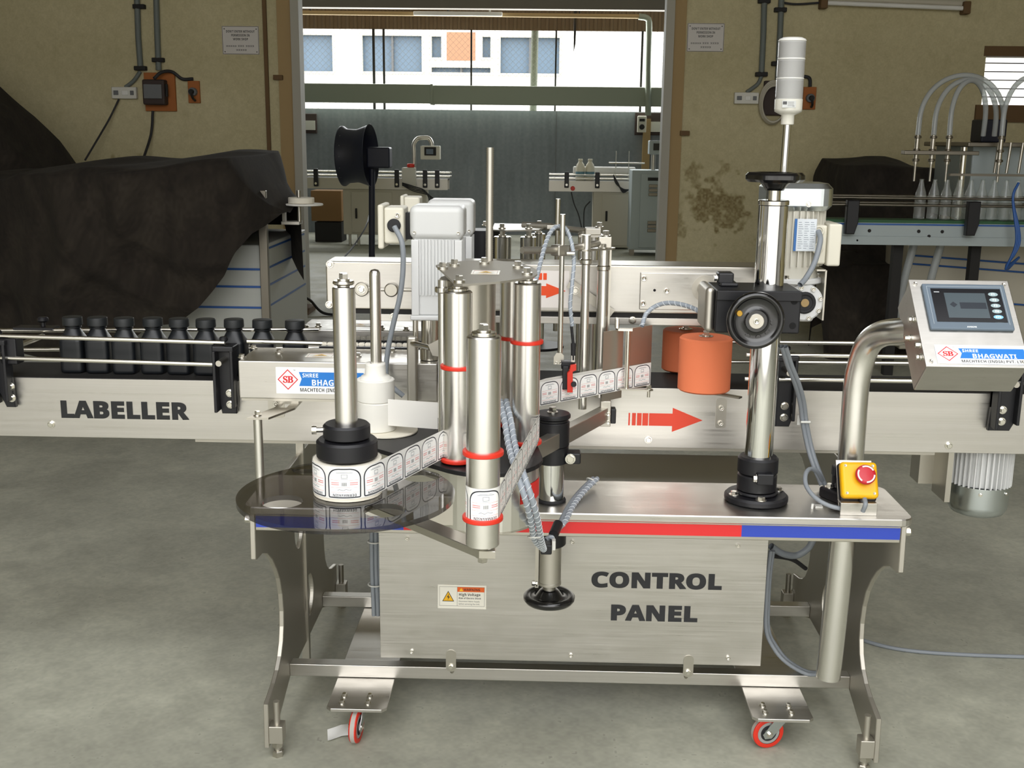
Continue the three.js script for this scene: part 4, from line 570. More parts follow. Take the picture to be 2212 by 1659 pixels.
// ================= FEED BOXES WITH MOTORS =================
function gearMotor(t, cx, cz, yb, ym, yh, w, d, front) {
  const r = w / 2;
  const cap = part(t, 'fan_cap', [new RoundedBoxGeometry(w, yh - ym, d, 4, 0.016).translate(cx, (yh + ym) / 2, cz)], M.alloyCap); for (const s of [-1, 1]) part(cap, 'screw', socketBolt([cx + s * (r - 0.012), ym + 0.017, cz + d / 2], 0.004, 0.003, [0, 0, 1]), M.bright);
  part(t, 'motor_body', [box(cx - r * 0.86, cx + r * 0.86, yb + 0.012, ym + 0.004, cz - d * 0.42, cz + d * 0.42, 0.004)], M.alloy);
  for (let k = 0; k < 11; k++) { const x = cx - r * 0.62 + k * r * 0.124, g = box(x - 0.0015, x + 0.0015, yb + 0.06, ym, cz + d * 0.42, cz + d * 0.42 + 0.006); part(t, 'fin', g, M.alloy); }
  for (const s of [-1, 1]) part(t, 'corner_rib', box(cx + s * r * 0.8 - 0.009, cx + s * r * 0.8 + 0.009, yb + 0.012, ym, cz + d * 0.36, cz + d * 0.48, 0.002), M.alloy);
  for (let k = 0; k < 8; k++) { const z = cz - d * 0.3 + k * d * 0.085; part(t, 'fin', box(cx + r * 0.86, cx + r * 0.86 + 0.006, yb + 0.06, ym, z - 0.0015, z + 0.0015), M.alloy); }
  part(t, 'mounting_flange', box(cx - r, cx + r, yb, yb + 0.012, cz - d / 2, cz + d / 2, 0.004), M.alloy);
  for (const s of [-1, 1]) part(t, 'bolt', socketBolt([cx + s * (r - 0.012), yb + 0.012, cz + d * 0.4], 0.006, 0.008), M.bright);
}
const captionTop = (t, x, y, z, w = 0.07, d = 0.045) => sticker(t, 'caution_label', cautionTex, w, d, [x, y, z], [-Math.PI / 2, 0, 0], 'small yellow triangle caution sticker');
{
  const x0 = -0.805, x1 = -0.33, y0 = 0.868, y1 = 0.96, zf = -2.6, zb = -2.775;
  const t = thing('feed_box', 'steel feed box with company sticker and upright grey gear motor', 'feed unit', [-0.56, TY, -2.69]);
  part(t, 'cover', box(x0, x1, y0, y1, zb, zf, 0.003), M.panel); part(t, 'bottom_plate', box(x0 + 0.004, x1, y0 - 0.006, y0, zb + 0.004, zf - 0.004), M.steel);
  sticker(t, 'company_sticker', logoTex, 0.215, 0.947 - 0.883, [-0.715 + 0.1075, 0.914, zf + 0.0004], null, 'white sticker with red diamond emblem and blue SHREE BHAGWATI MACHTECH lettering');
  for (const p of [[-0.805, 0.96, -2.636], [-0.807, 0.96, -2.757], [-0.73, 0.96, -2.702], [-0.455, 0.96, -2.743], [-0.531, 0.96, -2.676]]) part(t, 'bolt', bolt([p[0], y1, Math.min(-2.612, Math.max(-2.765, p[2]))], 0.007, 0.009), M.bright);
  captionTop(t, -0.622, y1 + 0.0005, -2.68);
  // support post on the table and slotted arm
  const px = -0.742, pz = -2.52; part(t, 'support_post', cyl([px, TY, pz], [px, 0.842, pz], 0.0105), M.roller);
  part(t, 'support_arm', [plan([[px - 0.02, pz + 0.025], [px + 0.03, pz + 0.02], [px + 0.07, -2.6], [px + 0.07, -2.80], [px + 0.03, -2.80], [px + 0.02, -2.6]], 0.842, 0.847, [[[px + 0.03, -2.6], [px + 0.03, -2.7], [px + 0.05, -2.7], [px + 0.05, -2.6]]]), box(px + 0.02, px + 0.07, 0.846, y0, -2.74, -2.64)], M.steel); part(t, 'bolt', bolt([px, 0.847, pz], 0.007, 0.011), M.bright); part(t, 'bolt', bolt([-0.766, 0.825, -2.79], 0.007, 0.01, [0, 0, 1]), M.bright);
  // motor on posts
  gearMotor(t, -0.331, -2.66, 1.062, 1.2513, 1.33, 0.126, 0.115, true);
  part(t, 'gear_shaft', [cyl([-0.352, y1, -2.65], [-0.352, 1.062, -2.65], 0.021), turned([-0.352, y1, -2.65], 0.024, 0.03, 0.002)], M.bright); part(t, 'spacer_post', [cyl([-0.383, y1, -2.62], [-0.383, 1.062, -2.62], 0.0065), cyl([-0.3, y1, -2.69], [-0.3, 1.062, -2.69], 0.0065)], M.bright);
  // terminal box
  const tx0 = -0.467, tx1 = -0.407, ty0 = 1.229, ty1 = 1.331;
  const tb = part(t, 'terminal_box', [box(tx0 + 0.014, tx1, ty0 + 0.012, ty1 - 0.006, -2.70, -2.605, 0.006)], M.creamBox); part(tb, 'lid', box(tx0, tx0 + 0.014, ty0, ty1, -2.71, -2.6, 0.005), M.creamBox); part(tb, 'cable_gland', [turned([-0.429, 1.284, -2.606], 0.0155, 0.01, 0.002, [0, 0, 1])], M.rubber); part(tb, 'plug_screw', socketBolt([-0.421, 1.307, -2.606], 0.006, 0.005, [0, 0, 1]), M.bright); part(tb, 'bracket', box(tx1, -0.393, ty0 + 0.02, ty1 - 0.02, -2.68, -2.64), M.blackMetal);
  // upright bar and arm beside the motor
  const ux = -0.386; part(t, 'upright_bar', box(ux - 0.012, ux + 0.012, 0.862, 1.03, -2.585, -2.565, 0.006), M.steelDull); part(t, 'stay_rod', cyl([ux, 1.015, -2.57], [-0.336, 1.017, -2.5], 0.0065), M.bright); part(t, 'stay_plate', elev([[-0.341, 1.024], [-0.317, 1.037], [-0.317, 0.998], [-0.331, 1]], -2.5, -2.496), M.steel);
}
{
  const x0 = -0.76, x1 = -0.28, y0 = 0.868, y1 = 0.958, zf = -3.06, zb = -3.24, t = thing('feed_box', 'steel feed box behind the conveyor with second grey gear motor', 'feed unit', [-0.5, y0, -3.15]);
  part(t, 'cover', box(x0, x1, y0, y1, zb, zf, 0.003), M.panel); for (const [x, z] of [[-0.715, -3.12], [-0.533, -3.1], [-0.461, -3.08], [-0.74, -3.08]]) part(t, 'bolt', bolt([x, y1, z], 0.007, 0.009), M.bright);
  captionTop(t, -0.602, y1 + 0.0005, -3.15); gearMotor(t, -0.345, -3.22, 1.05, 1.2107, 1.313, 0.131, 0.115, false); part(t, 'gear_shaft', cyl([-0.345, y1, -3.2], [-0.345, 1.05, -3.2], 0.024), M.bright);
  part(t, 'terminal_box', [box(-0.478, -0.432, 1.22, 1.319, -3.26, -3.18, 0.006)], M.creamBox); part(t, 'lid', box(-0.486, -0.475, 1.213, 1.323, -3.27, -3.17, 0.005), M.creamBox); part(t, 'support_post', cyl([-0.7, TY, -3.25], [-0.7, y0, -3.25], 0.0105), M.steel); part(t, 'support_arm', box(-0.715, -0.685, y0 - 0.006, y0, -3.26, -3.1), M.steel);
}
{ // side chains between the feed boxes
  for (const [z, y, lb] of [[-2.80, 0.967, 'roller chain along the front feed box edge'], [-3.03, 0.942, 'roller chain along the rear feed box edge']]) {
    const t = thing('roller_chain', lb, 'chain', [-0.484, y - 0.008, z]); for (let k = 0; k < 15; k++) { const x = -0.637 + k * 0.016; part(t, 'link', [elev(rrect(0.0155, 0.009, 0.004, 3).map(([a, b]) => [a + x, b + y]), z + 0.003, z + 0.005), elev(rrect(0.0155, 0.009, 0.004, 3).map(([a, b]) => [a + x, b + y]), z - 0.005, z - 0.003), cyl([x, y, z - 0.004], [x, y, z + 0.006], 0.003, 0.003, 8)], M.steel); }
    part(t, 'chain_guide', box(-0.649, -0.395, y - 0.02, y - 0.006, z - 0.012, z + 0.008), M.black);
  }
}
// ================= LABEL APPLICATOR HEAD =================
const DY = 0.862, WB = 0.87, WH = 0.058;
const C0 = [-0.1774, -1.7684], A0 = [-0.245, -2.1166], B0 = [-0.1144, -2.2555], B1 = [-0.1475, -2.4035], RR = 0.028, SUP = [-0.4261, -1.9104], SPO = [-0.4366, -2.3435];
function hull(circles, n = 36) { // convex hull of circles in plan
  const pts = circles.flatMap(([x, z, r]) => circle(x, z, r, n)).sort((a, b) => a[0] - b[0] || a[1] - b[1]), cr = (o, a, b) => (a[0] - o[0]) * (b[1] - o[1]) - (a[1] - o[1]) * (b[0] - o[0]), lo = [], up = [];
  for (const p of pts) { while (lo.length > 1 && cr(lo.at(-2), lo.at(-1), p) <= 0) lo.pop(); lo.push(p); } for (const p of [...pts].reverse()) { while (up.length > 1 && cr(up.at(-2), up.at(-1), p) <= 0) up.pop(); up.push(p); } return [...lo.slice(0, -1), ...up.slice(0, -1)];
}
{
  const t = thing('label_applicator', 'label applicator head with tall polished rollers, red rings and steel skirt', 'label head', [-0.2, 0.74, -2.2]);
  part(t, 'deck', plan(hull([[-0.19, -2.155, 0.112], [SPO[0] + 0.035, SPO[1], 0.118], [-0.17, -2.42, 0.06]]), DY - 0.009, DY, [], 0.001), M.blackMetal);
  const skirt = hull([[-0.19, -2.155, 0.105], [-0.37, -2.27, 0.055]]); part(t, 'skirt', plan(skirt, 0.74, DY - 0.009, [hull([[-0.19, -2.155, 0.102], [-0.37, -2.27, 0.052]])]), M.roller); part(t, 'skirt_floor', plan(skirt, 0.736, 0.74), M.steelDull);
  // red label on the skirt's flank
  { const a0 = 0.05, a1 = 0.85, n = 12, pos = [], idx = [], uv = []; for (let i = 0; i <= n; i++) { const a = a0 + (a1 - a0) * i / n, x = -0.19 + 0.1056 * Math.cos(a), z = -2.155 + 0.1056 * Math.sin(a); pos.push(x, 0.79, z, x, 0.826, z); uv.push(0, 0, 0, 1); if (i) { const b = i * 2; idx.push(b - 2, b - 1, b, b, b - 1, b + 1); } } const g = new THREE.BufferGeometry(); g.setAttribute('position', new THREE.Float32BufferAttribute(pos, 3)); g.setAttribute('uv', new THREE.Float32BufferAttribute(uv, 2)); g.setIndex(idx); g.computeVertexNormals(); part(t, 'red_sticker', g, std(0xdb2a22, 0.45, 0, { side: THREE.DoubleSide }), 'red sticker on steel flank'); }
  const roller = (c, y0, y1, rings, r = RR) => { const p = part(t, 'roller', turned([c[0], y0, c[1]], r, y1 - y0, 0.0025), M.roller); for (const y of rings) part(p, 'rubber_ring', lathe([[r, 0], [r + 0.0055, 0], [r + 0.006, 0.001], [r + 0.006, 0.006], [r + 0.0055, 0.007], [r, 0.007]], [c[0], y, c[1]]), M.red); part(p, 'end_washer', turned([c[0], y1, c[1]], r * 0.72, 0.006, 0.001), M.bright); part(p, 'bolt', bolt([c[0], y1 + 0.006, c[1]], 0.0085, 0.013), M.bright); part(p, 'axle', cyl([c[0], y0 - 0.02, c[1]], [c[0], y0, c[1]], 0.008), M.steel); };
  roller(C0, 0.822, 1.176, [0.867, 0.979]); roller(A0, DY + 0.002, 1.2, [DY + 0.003, 1.05]); roller(B0, DY + 0.002, 1.2, [DY + 0.003, 1.076]); roller(B1, DY + 0.002, 1.19, [DY + 0.003, 1.058]);
  // pull drum and its post
  part(t, 'drum', turned([-0.236, DY, -2.265], 0.057, 0.345, 0.002), M.steel); part(t, 'tie_rod', [cyl([-0.281, DY, -2.2], [-0.281, 1.21, -2.2], 0.0095)], M.roller);
  for (const y of [DY + 0.002, 1.185]) part(t, 'rod_collar', [turned([-0.281, y, -2.2], 0.016, 0.012, 0.002)], M.bright);
  const TPY = 1.218, tp = [[-0.309, 1.218, -2.352], [-0.246, 1.218, -2.058], [-0.231, 1.218, -2.046], [-0.164, 1.218, -2.094], [-0.104, 1.218, -2.171], [-0.095, 1.218, -2.224], [-0.096, 1.218, -2.287], [-0.111, 1.218, -2.359], [-0.142, 1.218, -2.426], [-0.199, 1.218, -2.465], [-0.258, 1.218, -2.439], [-0.299, 1.218, -2.388]].map(p => { const q = p.length === 1 ? p[0] : p; return [q[0], q[2]]; });
  part(t, 'top_plate', plan(tp, TPY, TPY + 0.004), M.brushedTop); captionTop(t, -0.198, TPY + 0.0046, -2.232, 0.056, 0.03 * 2);
  for (const p of [[-0.287, 1.222, -2.27], [-0.268, 1.222, -2.33], [-0.208, 1.222, -2.373], [-0.136, 1.222, -2.313], [-0.115, 1.222, -2.196], [-0.238, 1.222, -2.061]]) { const q = p.length === 1 ? p[0] : p; part(t, 'bolt', [turned([q[0], TPY + 0.004, q[2]], 0.011, 0.003, 0.0005), ...bolt([q[0], TPY + 0.007, q[2]], 0.008, 0.012)], M.bright); }
  // dancer arm below, from supply reel to the front roller
  const d0 = [-0.40, -2.0], d1 = [C0[0] + 0.008, C0[1] + 0.005], u = V(d1[0] - d0[0], 0, d1[1] - d0[1]).normalize(), nx = -u.z * 0.018, nz = u.x * 0.018;
  part(t, 'dancer_arm', plan([[d0[0] + nx, d0[1] + nz], [d1[0] + nx, d1[1] + nz], [d1[0] + u.x * 0.02, d1[1] + u.z * 0.02], [d1[0] - nx, d1[1] - nz], [d0[0] - nx, d0[1] - nz]], 0.804, 0.818, [], 0.001), M.steel); part(t, 'arm_nut', bolt([C0[0], 0.804, C0[1]], 0.009, 0.012, [0, -1, 0]), M.steel);
  part(t, 'arm_bracket', box(-0.30, -0.24, 0.745, 0.806, -2.12, -2.07, 0.003), M.steelDull);
  // threaded height screw
  const sx = -0.201, sz = -2.45, y1 = 1.463, pr = [[0.0001, DY]]; for (let y = DY; y < y1; y += 0.004) pr.push([0.0072, y], [0.0088, y + 0.002]); pr.push([0.007, y1], [0.0001, y1]);
  part(t, 'threaded_rod', lathe(pr.map(([r, y]) => [r, y]), [sx, 0, sz], [0, 1, 0], 14), M.steelDull);
}
{ // supply reel: smoked disc, spindle, collars
  const t = thing('supply_reel', 'smoked clear disc with round holes on a polished spindle holding label roll', 'reel', [SUP[0], 0.80, SUP[1]]);
  const hs = [[-0.531, 0.862, -1.851], [-0.347, 0.862, -1.815], [-0.306, 0.862, -2.015], [-0.521, 0.862, -2.049]].map(p => { const q = p.length === 1 ? p[0] : p; return [q[0], q[2], 0.036]; });
  part(t, 'smoked_disc', plan(circle(SUP[0] - 0.002, SUP[1] + 0.002, 0.193, 96), 0.854, 0.863, hs), M.acrylic); part(t, 'spindle', turned([SUP[0], 0.80, SUP[1]], 0.0198, 0.432, 0.002), M.roller); part(t, 'top_washer', [turned([SUP[0], 1.232, SUP[1]], 0.011, 0.004, 0.001), turned([SUP[0], 1.236, SUP[1]], 0.0185, 0.007, 0.002)], M.bright); part(t, 'bolt', bolt([SUP[0], 1.243, SUP[1]], 0.008, 0.013), M.bright);
  part(t, 'hub_collar', turned([SUP[0], WB + WH + 0.001, SUP[1]], 0.054, 0.034, 0.004), M.black); const c2 = part(t, 'hub_collar', turned([SUP[0], WB + WH + 0.035, SUP[1]], 0.0415, 0.028, 0.004), M.black); part(c2, 'thumb_screw', [cyl([SUP[0] - 0.04, 0.979, SUP[1] + 0.005], [SUP[0] - 0.056, 0.979, SUP[1] + 0.008], 0.0045), cyl([SUP[0] - 0.052, 0.979, SUP[1] + 0.008], [SUP[0] - 0.06, 0.979, SUP[1] + 0.009], 0.0075)], M.bright);
  part(t, 'disc_flange', turned([SUP[0], 0.842, SUP[1]], 0.04, 0.012, 0.002), M.black);
}
{
  const t = thing('label_roll', 'roll of white printed labels on smoked disc under black collars', 'label roll', [SUP[0], WB - 0.006, SUP[1]]);
  part(t, 'paper_core', lathe([[0.021, 0], [0.0605, 0], [0.0608, 0.001], [0.0608, WH + 0.005], [0.0605, WH + 0.006], [0.021, WH + 0.006], [0.021, 0]], [SUP[0], WB - 0.0065, SUP[1]]), M.paperCream);
  const R = 0.0617; part(t, 'printed_outer_wrap', ribbon(arcPts(SUP[0], SUP[1], R, Math.PI * 1.9, Math.PI * 0.132, 52), WB, WH, 0.012), labelMat);
  const s = thing('label_web', 'white printed label strip running around the rollers to the peel plate', 'label strip', [-0.2, WB, -2.1]);
  const tl = Math.PI * 0.132, L0 = R * Math.PI * 1.768 + 0.012;
  part(s, 'supply_run', ribbon([[SUP[0] + R * Math.cos(tl), SUP[1] + R * Math.sin(tl)], [A0[0] - 0.0185, A0[1] - 0.0165]], WB, WH, L0), labelMat);
  const rr = RR + 0.0006; part(s, 'dancer_run', ribbon([[A0[0] + rr, A0[1] + 0.004], [C0[0] - rr, C0[1] - 0.002], ...arcPts(C0[0], C0[1], rr, Math.PI * 0.99, 0.04, 20), [B0[0] + rr, B0[1] + 0.002], ...arcPts(B0[0], B0[1], rr, 0, -Math.PI * 0.5, 8)], WB, WH, 0.02), labelMat);
  const pe = [0.197, -2.821], ps = [-0.092, -2.557]; part(s, 'peel_run', ribbon([[B1[0] - 0.005, B1[1] - rr], [B1[0] + 0.012, B1[1] - 0.024], ps, pe], WB, WH, 0.03), labelMat);
  part(s, 'liner_return', ribbon([[pe[0] - 0.002, pe[1] - 0.008], [ps[0] + 0.02, ps[1] - 0.03], [B1[0] - 0.01, B1[1] - 0.04], [-0.2, -2.33]], WB + 0.004, WH, 0), std(0xe2e0d8, 0.6, 0, { side: THREE.DoubleSide })); part(s, 'liner_to_rewind', ribbon([[SPO[0] + 0.028, SPO[1] + 0.03], [-0.30, -2.29]], WB + 0.012, WH, 0), std(0xeceae4, 0.6, 0, { side: THREE.DoubleSide }));
  // peel plate along the web end
  const q = thing('peel_plate', 'thin steel peel plate behind label strip end with clamp levers', 'peel plate', [pe[0], 0.80, pe[1]]);
  const k = (x) => ps[1] + (pe[1] - ps[1]) * (x - ps[0]) / (pe[0] - ps[0]), xa = 0.067, xm = 0.119;
  const sheetGeo = (a, b, y0, y1, dz) => plan([[a, k(a) - 0.003 + dz], [b, k(b) - 0.003 + dz], [b, k(b) - 0.006 + dz], [a, k(a) - 0.006 + dz]], y0, y1);
  part(q, 'plate', sheetGeo(xa, xm, WB - 0.02, 1.025, 0), M.steelDull); part(q, 'plate', sheetGeo(xm + 0.01, pe[0], WB - 0.004, 1.024, 0), M.steelDull);
  const rx = 0.129, rz = -2.735; part(q, 'clamp_rod', cyl([rx, 0.879, rz], [rx, 1.027, rz], 0.0058), M.bright); part(q, 'lower_lever', [plan([[rx - 0.02, rz - 0.004], [rx - 0.015, rz + 0.01], [rx + 0.055, rz + 0.018], [rx + 0.066, rz + 0.01], [rx + 0.06, rz + 0.002]], 0.875, 0.879)], M.steel); part(q, 'bolt', [...bolt([rx + 0.055, 0.879, rz + 0.01], 0.0065, 0.01), cyl([rx + 0.055, 0.879 - 0.02, rz + 0.01], [rx + 0.055, 0.879, rz + 0.01], 0.004)], M.bright);
  part(q, 'upper_lever', [plan([[rx - 0.03, rz - 0.01], [rx - 0.025, rz + 0.008], [rx + 0.01, rz + 0.01], [rx + 0.012, rz - 0.006]], 1.024, 1.029), box(rx - 0.032, rx - 0.022, 1.026, 1.052, rz - 0.03, rz - 0.005, 0.003)], M.bright);
}
{ // rewind spool
  const t = thing('rewind_spool', 'white stepped paper rewind spool on tall rounded steel spindle', 'spool', [SPO[0], DY, SPO[1]]);
  part(t, 'base_disc', turned([SPO[0] + 0.02, DY, SPO[1]], 0.068, 0.004, 0.001), M.paperCream); const s = 1 / 1000;
  part(t, 'paper_roll', [turned([SPO[0], DY + 0.004, SPO[1]], 0.041, 0.064, 0.002)], M.paper); part(t, 'paper_roll', [turned([SPO[0] - 0.002, DY + 0.068, SPO[1]], 0.0405, 0.048, 0.002)], M.paper); part(t, 'paper_cone', lathe([[0.034, 0], [0.03, 0.006], [0.0225, 0.01], [0.0215, 0.03], [0.0215, 0.034], [0.011, 0.034]], [SPO[0] - 0.002, DY + 0.116, SPO[1]]), M.paper);
  part(t, 'spindle', lathe([[0.0001, DY], [0.0118, DY], [0.0118, 1.2], [0.0112, 1.206], [0.008, 1.211], [0.0001, 1.213]], [SPO[0], 0, SPO[1]]), M.roller);
}
// ================= LIFT POST CARRYING THE HEAD =================
{
  const x = -0.056, z = -2.492, t = thing('head_lift_post', 'polished post with black clamp on table, black handwheel hanging below', 'lift post', [x, 0.4, z]);
  part(t, 'post', cyl([x, 0.56, z], [x, 0.78, z], 0.0295, 0.0295, 40), M.chrome); part(t, 'base_seal', new THREE.TorusGeometry(0.031, 0.004, 8, 36).rotateX(Math.PI / 2).translate(x, TY + 0.003, z), M.rubber);
  part(t, 'clamp', [turned([x, 0.756, z], 0.0385, 0.04, 0.002), turned([x, 0.796, z], 0.0395, 0.058, 0.002)], M.black); part(t, 'clamp_cap', [turned([x, 0.854, z], 0.0365, 0.006, 0.001), turned([x, 0.86, z], 0.0415, 0.012, 0.003)], M.black); part(t, 'bolt', bolt([x, 0.872, z], 0.0095, 0.014), M.bright);
  const e = part(t, 'clamp_ear', box(x + 0.032, x + 0.066, 0.758, 0.784, z - 0.012, z + 0.026, 0.004), M.black); part(e, 'bolt', bolt([x + 0.042, 0.771, z + 0.026], 0.009, 0.008, [0, 0, 1]), M.bright);
  part(t, 'lower_collar', turned([x, 0.555, z], 0.037, 0.035, 0.003), M.black); part(t, 'lower_tube', [cyl([x, 0.46, z], [x, 0.556, z], 0.027, 0.027, 36), turned([x, 0.456, z], 0.028, 0.008, 0.001)], M.steelDull); part(t, 'screw_shaft', cyl([x, 0.43, z], [x, 0.46, z], 0.015), M.steel); part(t, 'guide_bar', [box(x - 0.034, x - 0.026, 0.45, 0.56, z - 0.005, z + 0.012)], M.steel); part(t, 'lock_screw', bolt([x - 0.028, 0.46, z + 0.008], 0.006, 0.014, [-1, 0, 0]), M.bright);
  const w = part(t, 'handwheel', lathe([[0.0001, -0.006], [0.018, -0.006], [0.02, 0], [0.03, -0.008], [0.043, -0.006], [0.047, -0.013], [0.056, -0.013], [0.061, -0.006], [0.061, 0.001], [0.055, 0.006], [0.047, 0.004], [0.044, 0.0], [0.032, 0.002], [0.022, 0.016], [0.0155, 0.018], [0.0001, 0.018]], [x, 0.425, z], [0, 1, 0], 48), M.blackGloss);
  // square beam through the clamp
  const b0 = V(-0.13, 0.837, -2.3), b1 = V(0.079, 0.815, -2.73), len = b0.distanceTo(b1), g = new RoundedBoxGeometry(0.026, 0.036, len, 2, 0.002); b1.y = b0.y = 0.815; g.applyQuaternion(new THREE.Quaternion().setFromUnitVectors(V(0, 0, 1), b1.clone().sub(b0).normalize())).translate(...b0.clone().add(b1).multiplyScalar(0.5).toArray()); part(t, 'square_beam', g, M.steelDull);
  const k = part(t, 'end_block', box(b1.x - 0.014, b1.x + 0.012, 0.785, 0.85, b1.z - 0.012, b1.z + 0.02, 0.002), M.steelDull); for (const y of [0.797, 0.818]) part(k, 'bolt', socketBolt([b1.x + 0.006, y, b1.z + 0.02], 0.0055, 0.004, [0, 0, 1]), M.bright); part(t, 'end_cap', box(b1.x + 0.012, b1.x + 0.026, 0.79, 0.828, b1.z - 0.02, b1.z + 0.01, 0.003), M.black);
}
// ================= ROLLER POSTS AND LABEL SENSOR =================
{
  const t = thing('sensor_frame', 'pair of polished posts with clamped cross rods behind the label strip', 'sensor frame', [0.052, 0.85, -2.74]);
  const p1 = [0.02, -2.71], p2 = [0.065, -2.76], y0 = 0.83;
  part(t, 'post', cyl([p1[0], y0, p1[1]], [p1[0], 1.259, p1[1]], 0.0105), M.roller); part(t, 'post', cyl([p2[0], 0.85, p2[1]], [p2[0], 1.219, p2[1]], 0.0145), M.roller);
  part(t, 'collar', turned([p1[0], 1.188, p1[1]], 0.0145, 0.014, 0.003), M.bright); part(t, 'collar', turned([p2[0], 1.168, p2[1]], 0.017, 0.014, 0.003), M.bright);
  part(t, 'back_plate', box(p2[0] + 0.006, p2[0] + 0.02, 0.86, 1.219, -2.79, -2.775), M.steel);
  const ty = 1.221; part(t, 'cap_plate', plan(hull([[p1[0] - 0.004, p1[1], 0.016], [p2[0] + 0.01, p2[1], 0.018]], 16), ty, ty + 0.004), M.steel); part(t, 'clamp_block', box(p2[0] - 0.014, p2[0] + 0.018, ty + 0.004, ty + 0.031, -2.775, -2.745, 0.002), M.steelDull); part(t, 'bolt', bolt([p2[0] + 0.004, ty + 0.031, -2.757], 0.0085, 0.014), M.bright); part(t, 'bolt', bolt([p2[0] - 0.002, ty + 0.004, -2.735], 0.007, 0.011), M.bright); part(t, 'bolt', bolt([p1[0], ty + 0.004, p1[1]], 0.007, 0.012), M.bright);
  const r0 = [p2[0] - 0.01, 1.236, -2.755], rj = [-0.04, 1.227, -2.66], r1 = [-0.132, 1.233, -2.58];
  part(t, 'cross_rod', [cyl(r0, rj, 0.0085), cyl(rj, r1, 0.008)], M.steelDull); const g = new RoundedBoxGeometry(0.036, 0.026, 0.03, 2, 0.004); g.rotateY(0.75).translate(rj[0] - 0.004, rj[1], rj[2] + 0.004); part(t, 'clamp_block', g, M.steelDull); part(t, 'clamp_screw', [cyl([rj[0] + 0.012, rj[1] - 0.006, rj[2] + 0.02], [rj[0] + 0.03, rj[1] - 0.006, rj[2] + 0.02], 0.0055)], M.bright);
  part(t, 'sensor_rod', [cyl([rj[0] + 0.001, 0.963, rj[2] + 0.006], [rj[0] + 0.001, 1.311, rj[2] + 0.006], 0.0062)], M.bright);
  const s = thing('label_sensor', 'red and black fork sensor straddling the label strip', 'sensor', [rj[0] + 0.02, 0.889, -2.63]);
  const sx = rj[0]; part(s, 'mounting_bracket', elev([[sx - 0.014, 0.955], [sx + 0.01, 0.955], [sx + 0.01, 0.977], [sx + 0.004, 0.983], [sx - 0.008, 0.983], [sx - 0.014, 0.973]], -2.645, -2.641), M.steel);
  for (const dx of [-0.008, 0.003]) part(s, 'screw', socketBolt([sx + dx, 0.959, -2.641], 0.0035, 0.003, [0, 0, 1]), M.bright); part(s, 'black_body', [box(-0.033, -0.018, 0.9, 0.957, -2.65, -2.61, 0.002), box(-0.036, -0.003, 0.948, 0.966, -2.65, -2.62, 0.002)], M.black);
  part(s, 'red_arm', elev([[-0.021, 0.896], [-0.008, 0.896], [-0.009, 0.946], [-0.001, 0.95], [-0.001, 0.964], [-0.015, 0.961], [-0.017, 0.948], [-0.022, 0.943]], -2.612, -2.598, [], 0.001), M.red, 'red fork arm'); part(s, 'knob', turned([-0.006, 0.917, -2.6], 0.0065, 0.008, 0.001, [0, 0, 1]), M.black); part(s, 'cable_plug', [cyl([-0.008, 0.971, -2.62], [-0.009, 1.011, -2.62], 0.0055), cyl([-0.009, 1.011, -2.62], [-0.014, 1.052, -2.62], 0.0035)], M.rubber); part(s, 'connector', box(-0.013, -0.004, 0.966, 0.982, -2.625, -2.615, 0.001), M.cream);
}
// ================= REAR LABEL HEAD =================
{
  const z = -3.45, t = thing('label_applicator', 'second label head with dark rollers seen behind the hold-down beam', 'label head', [-0.144, TY, z]);
  const yt = 1.193; part(t, 'deck', plan(hull([[-0.243, z, 0.12], [-0.094, z + 0.02, 0.08]]), 0.85, 0.858), M.blackMetal); part(t, 'support_post', cyl([-0.158, TY, -3.36], [-0.158, 0.85, -3.36], 0.03), M.chrome);
  for (const [px, zz, r] of [[-0.206, -3.4, 0.026], [-0.127, -3.4, 0.025], [-0.098, -3.52, 0.022]]) { const p = part(t, 'roller', turned([px, 0.858, zz], r, yt - 0.858, 0.002), M.chrome); part(p, 'bolt', bolt([px, yt, zz], 0.009, 0.02), M.bright); }
  part(t, 'drum', turned([-0.278, 0.858, -3.55], 0.06, yt - 0.86 + 0.01, 0.003), M.black); const py = 1.216;
  part(t, 'top_plate', plan([[-0.235, -3.32], [-0.194, -3.3], [-0.095, -3.34], [-0.082, -3.42], [-0.095, -3.56], [-0.237, -3.56]], py, py + 0.004), M.steel); for (const [px, zz] of [[-0.206, -3.36], [-0.261, -3.45], [-0.127, -3.37], [-0.096, -3.5]]) part(t, 'bolt', bolt([px, py + 0.004, zz], 0.008, 0.014), M.bright);
  const q = thing('sensor_frame', 'second post and rod frame behind the hold-down beam', 'sensor frame', [0.036, TY, -3.35]);
  part(q, 'post', cyl([0.032, TY, -3.35], [0.032, 1.209, -3.35], 0.012), M.roller); part(q, 'post', cyl([0.068, TY, -3.38], [0.068, 1.203, -3.38], 0.014), M.roller); part(q, 'cap_plate', box(0.022, 0.093, 1.2, 1.206, -3.4, -3.33), M.steel); part(q, 'clamp_block', box(0.041, 0.088, 1.206, 1.226, -3.39, -3.34, 0.003), M.steelDull); part(q, 'bolt', bolt([0.083, 1.226, -3.36], 0.009, 0.016), M.bright); part(q, 'bolt', bolt([0.031, 1.206, -3.35], 0.009, 0.012), M.bright);
  part(q, 'cross_rod', [cyl([0.042, 1.216, -3.36], [-0.06, 1.22, -3.45], 0.009), cyl([-0.06, 1.22, -3.45], [-0.146, 1.22, -3.5], 0.011)], M.steelDull); part(q, 'clamp_block', box(-0.074, -0.029, 1.213, 1.227, -3.47, -3.43, 0.003), M.steelDull); part(q, 'sensor_rod', cyl([-0.041, 0.9, -3.44], [-0.04, 1.305, -3.44], 0.007), M.bright);
}
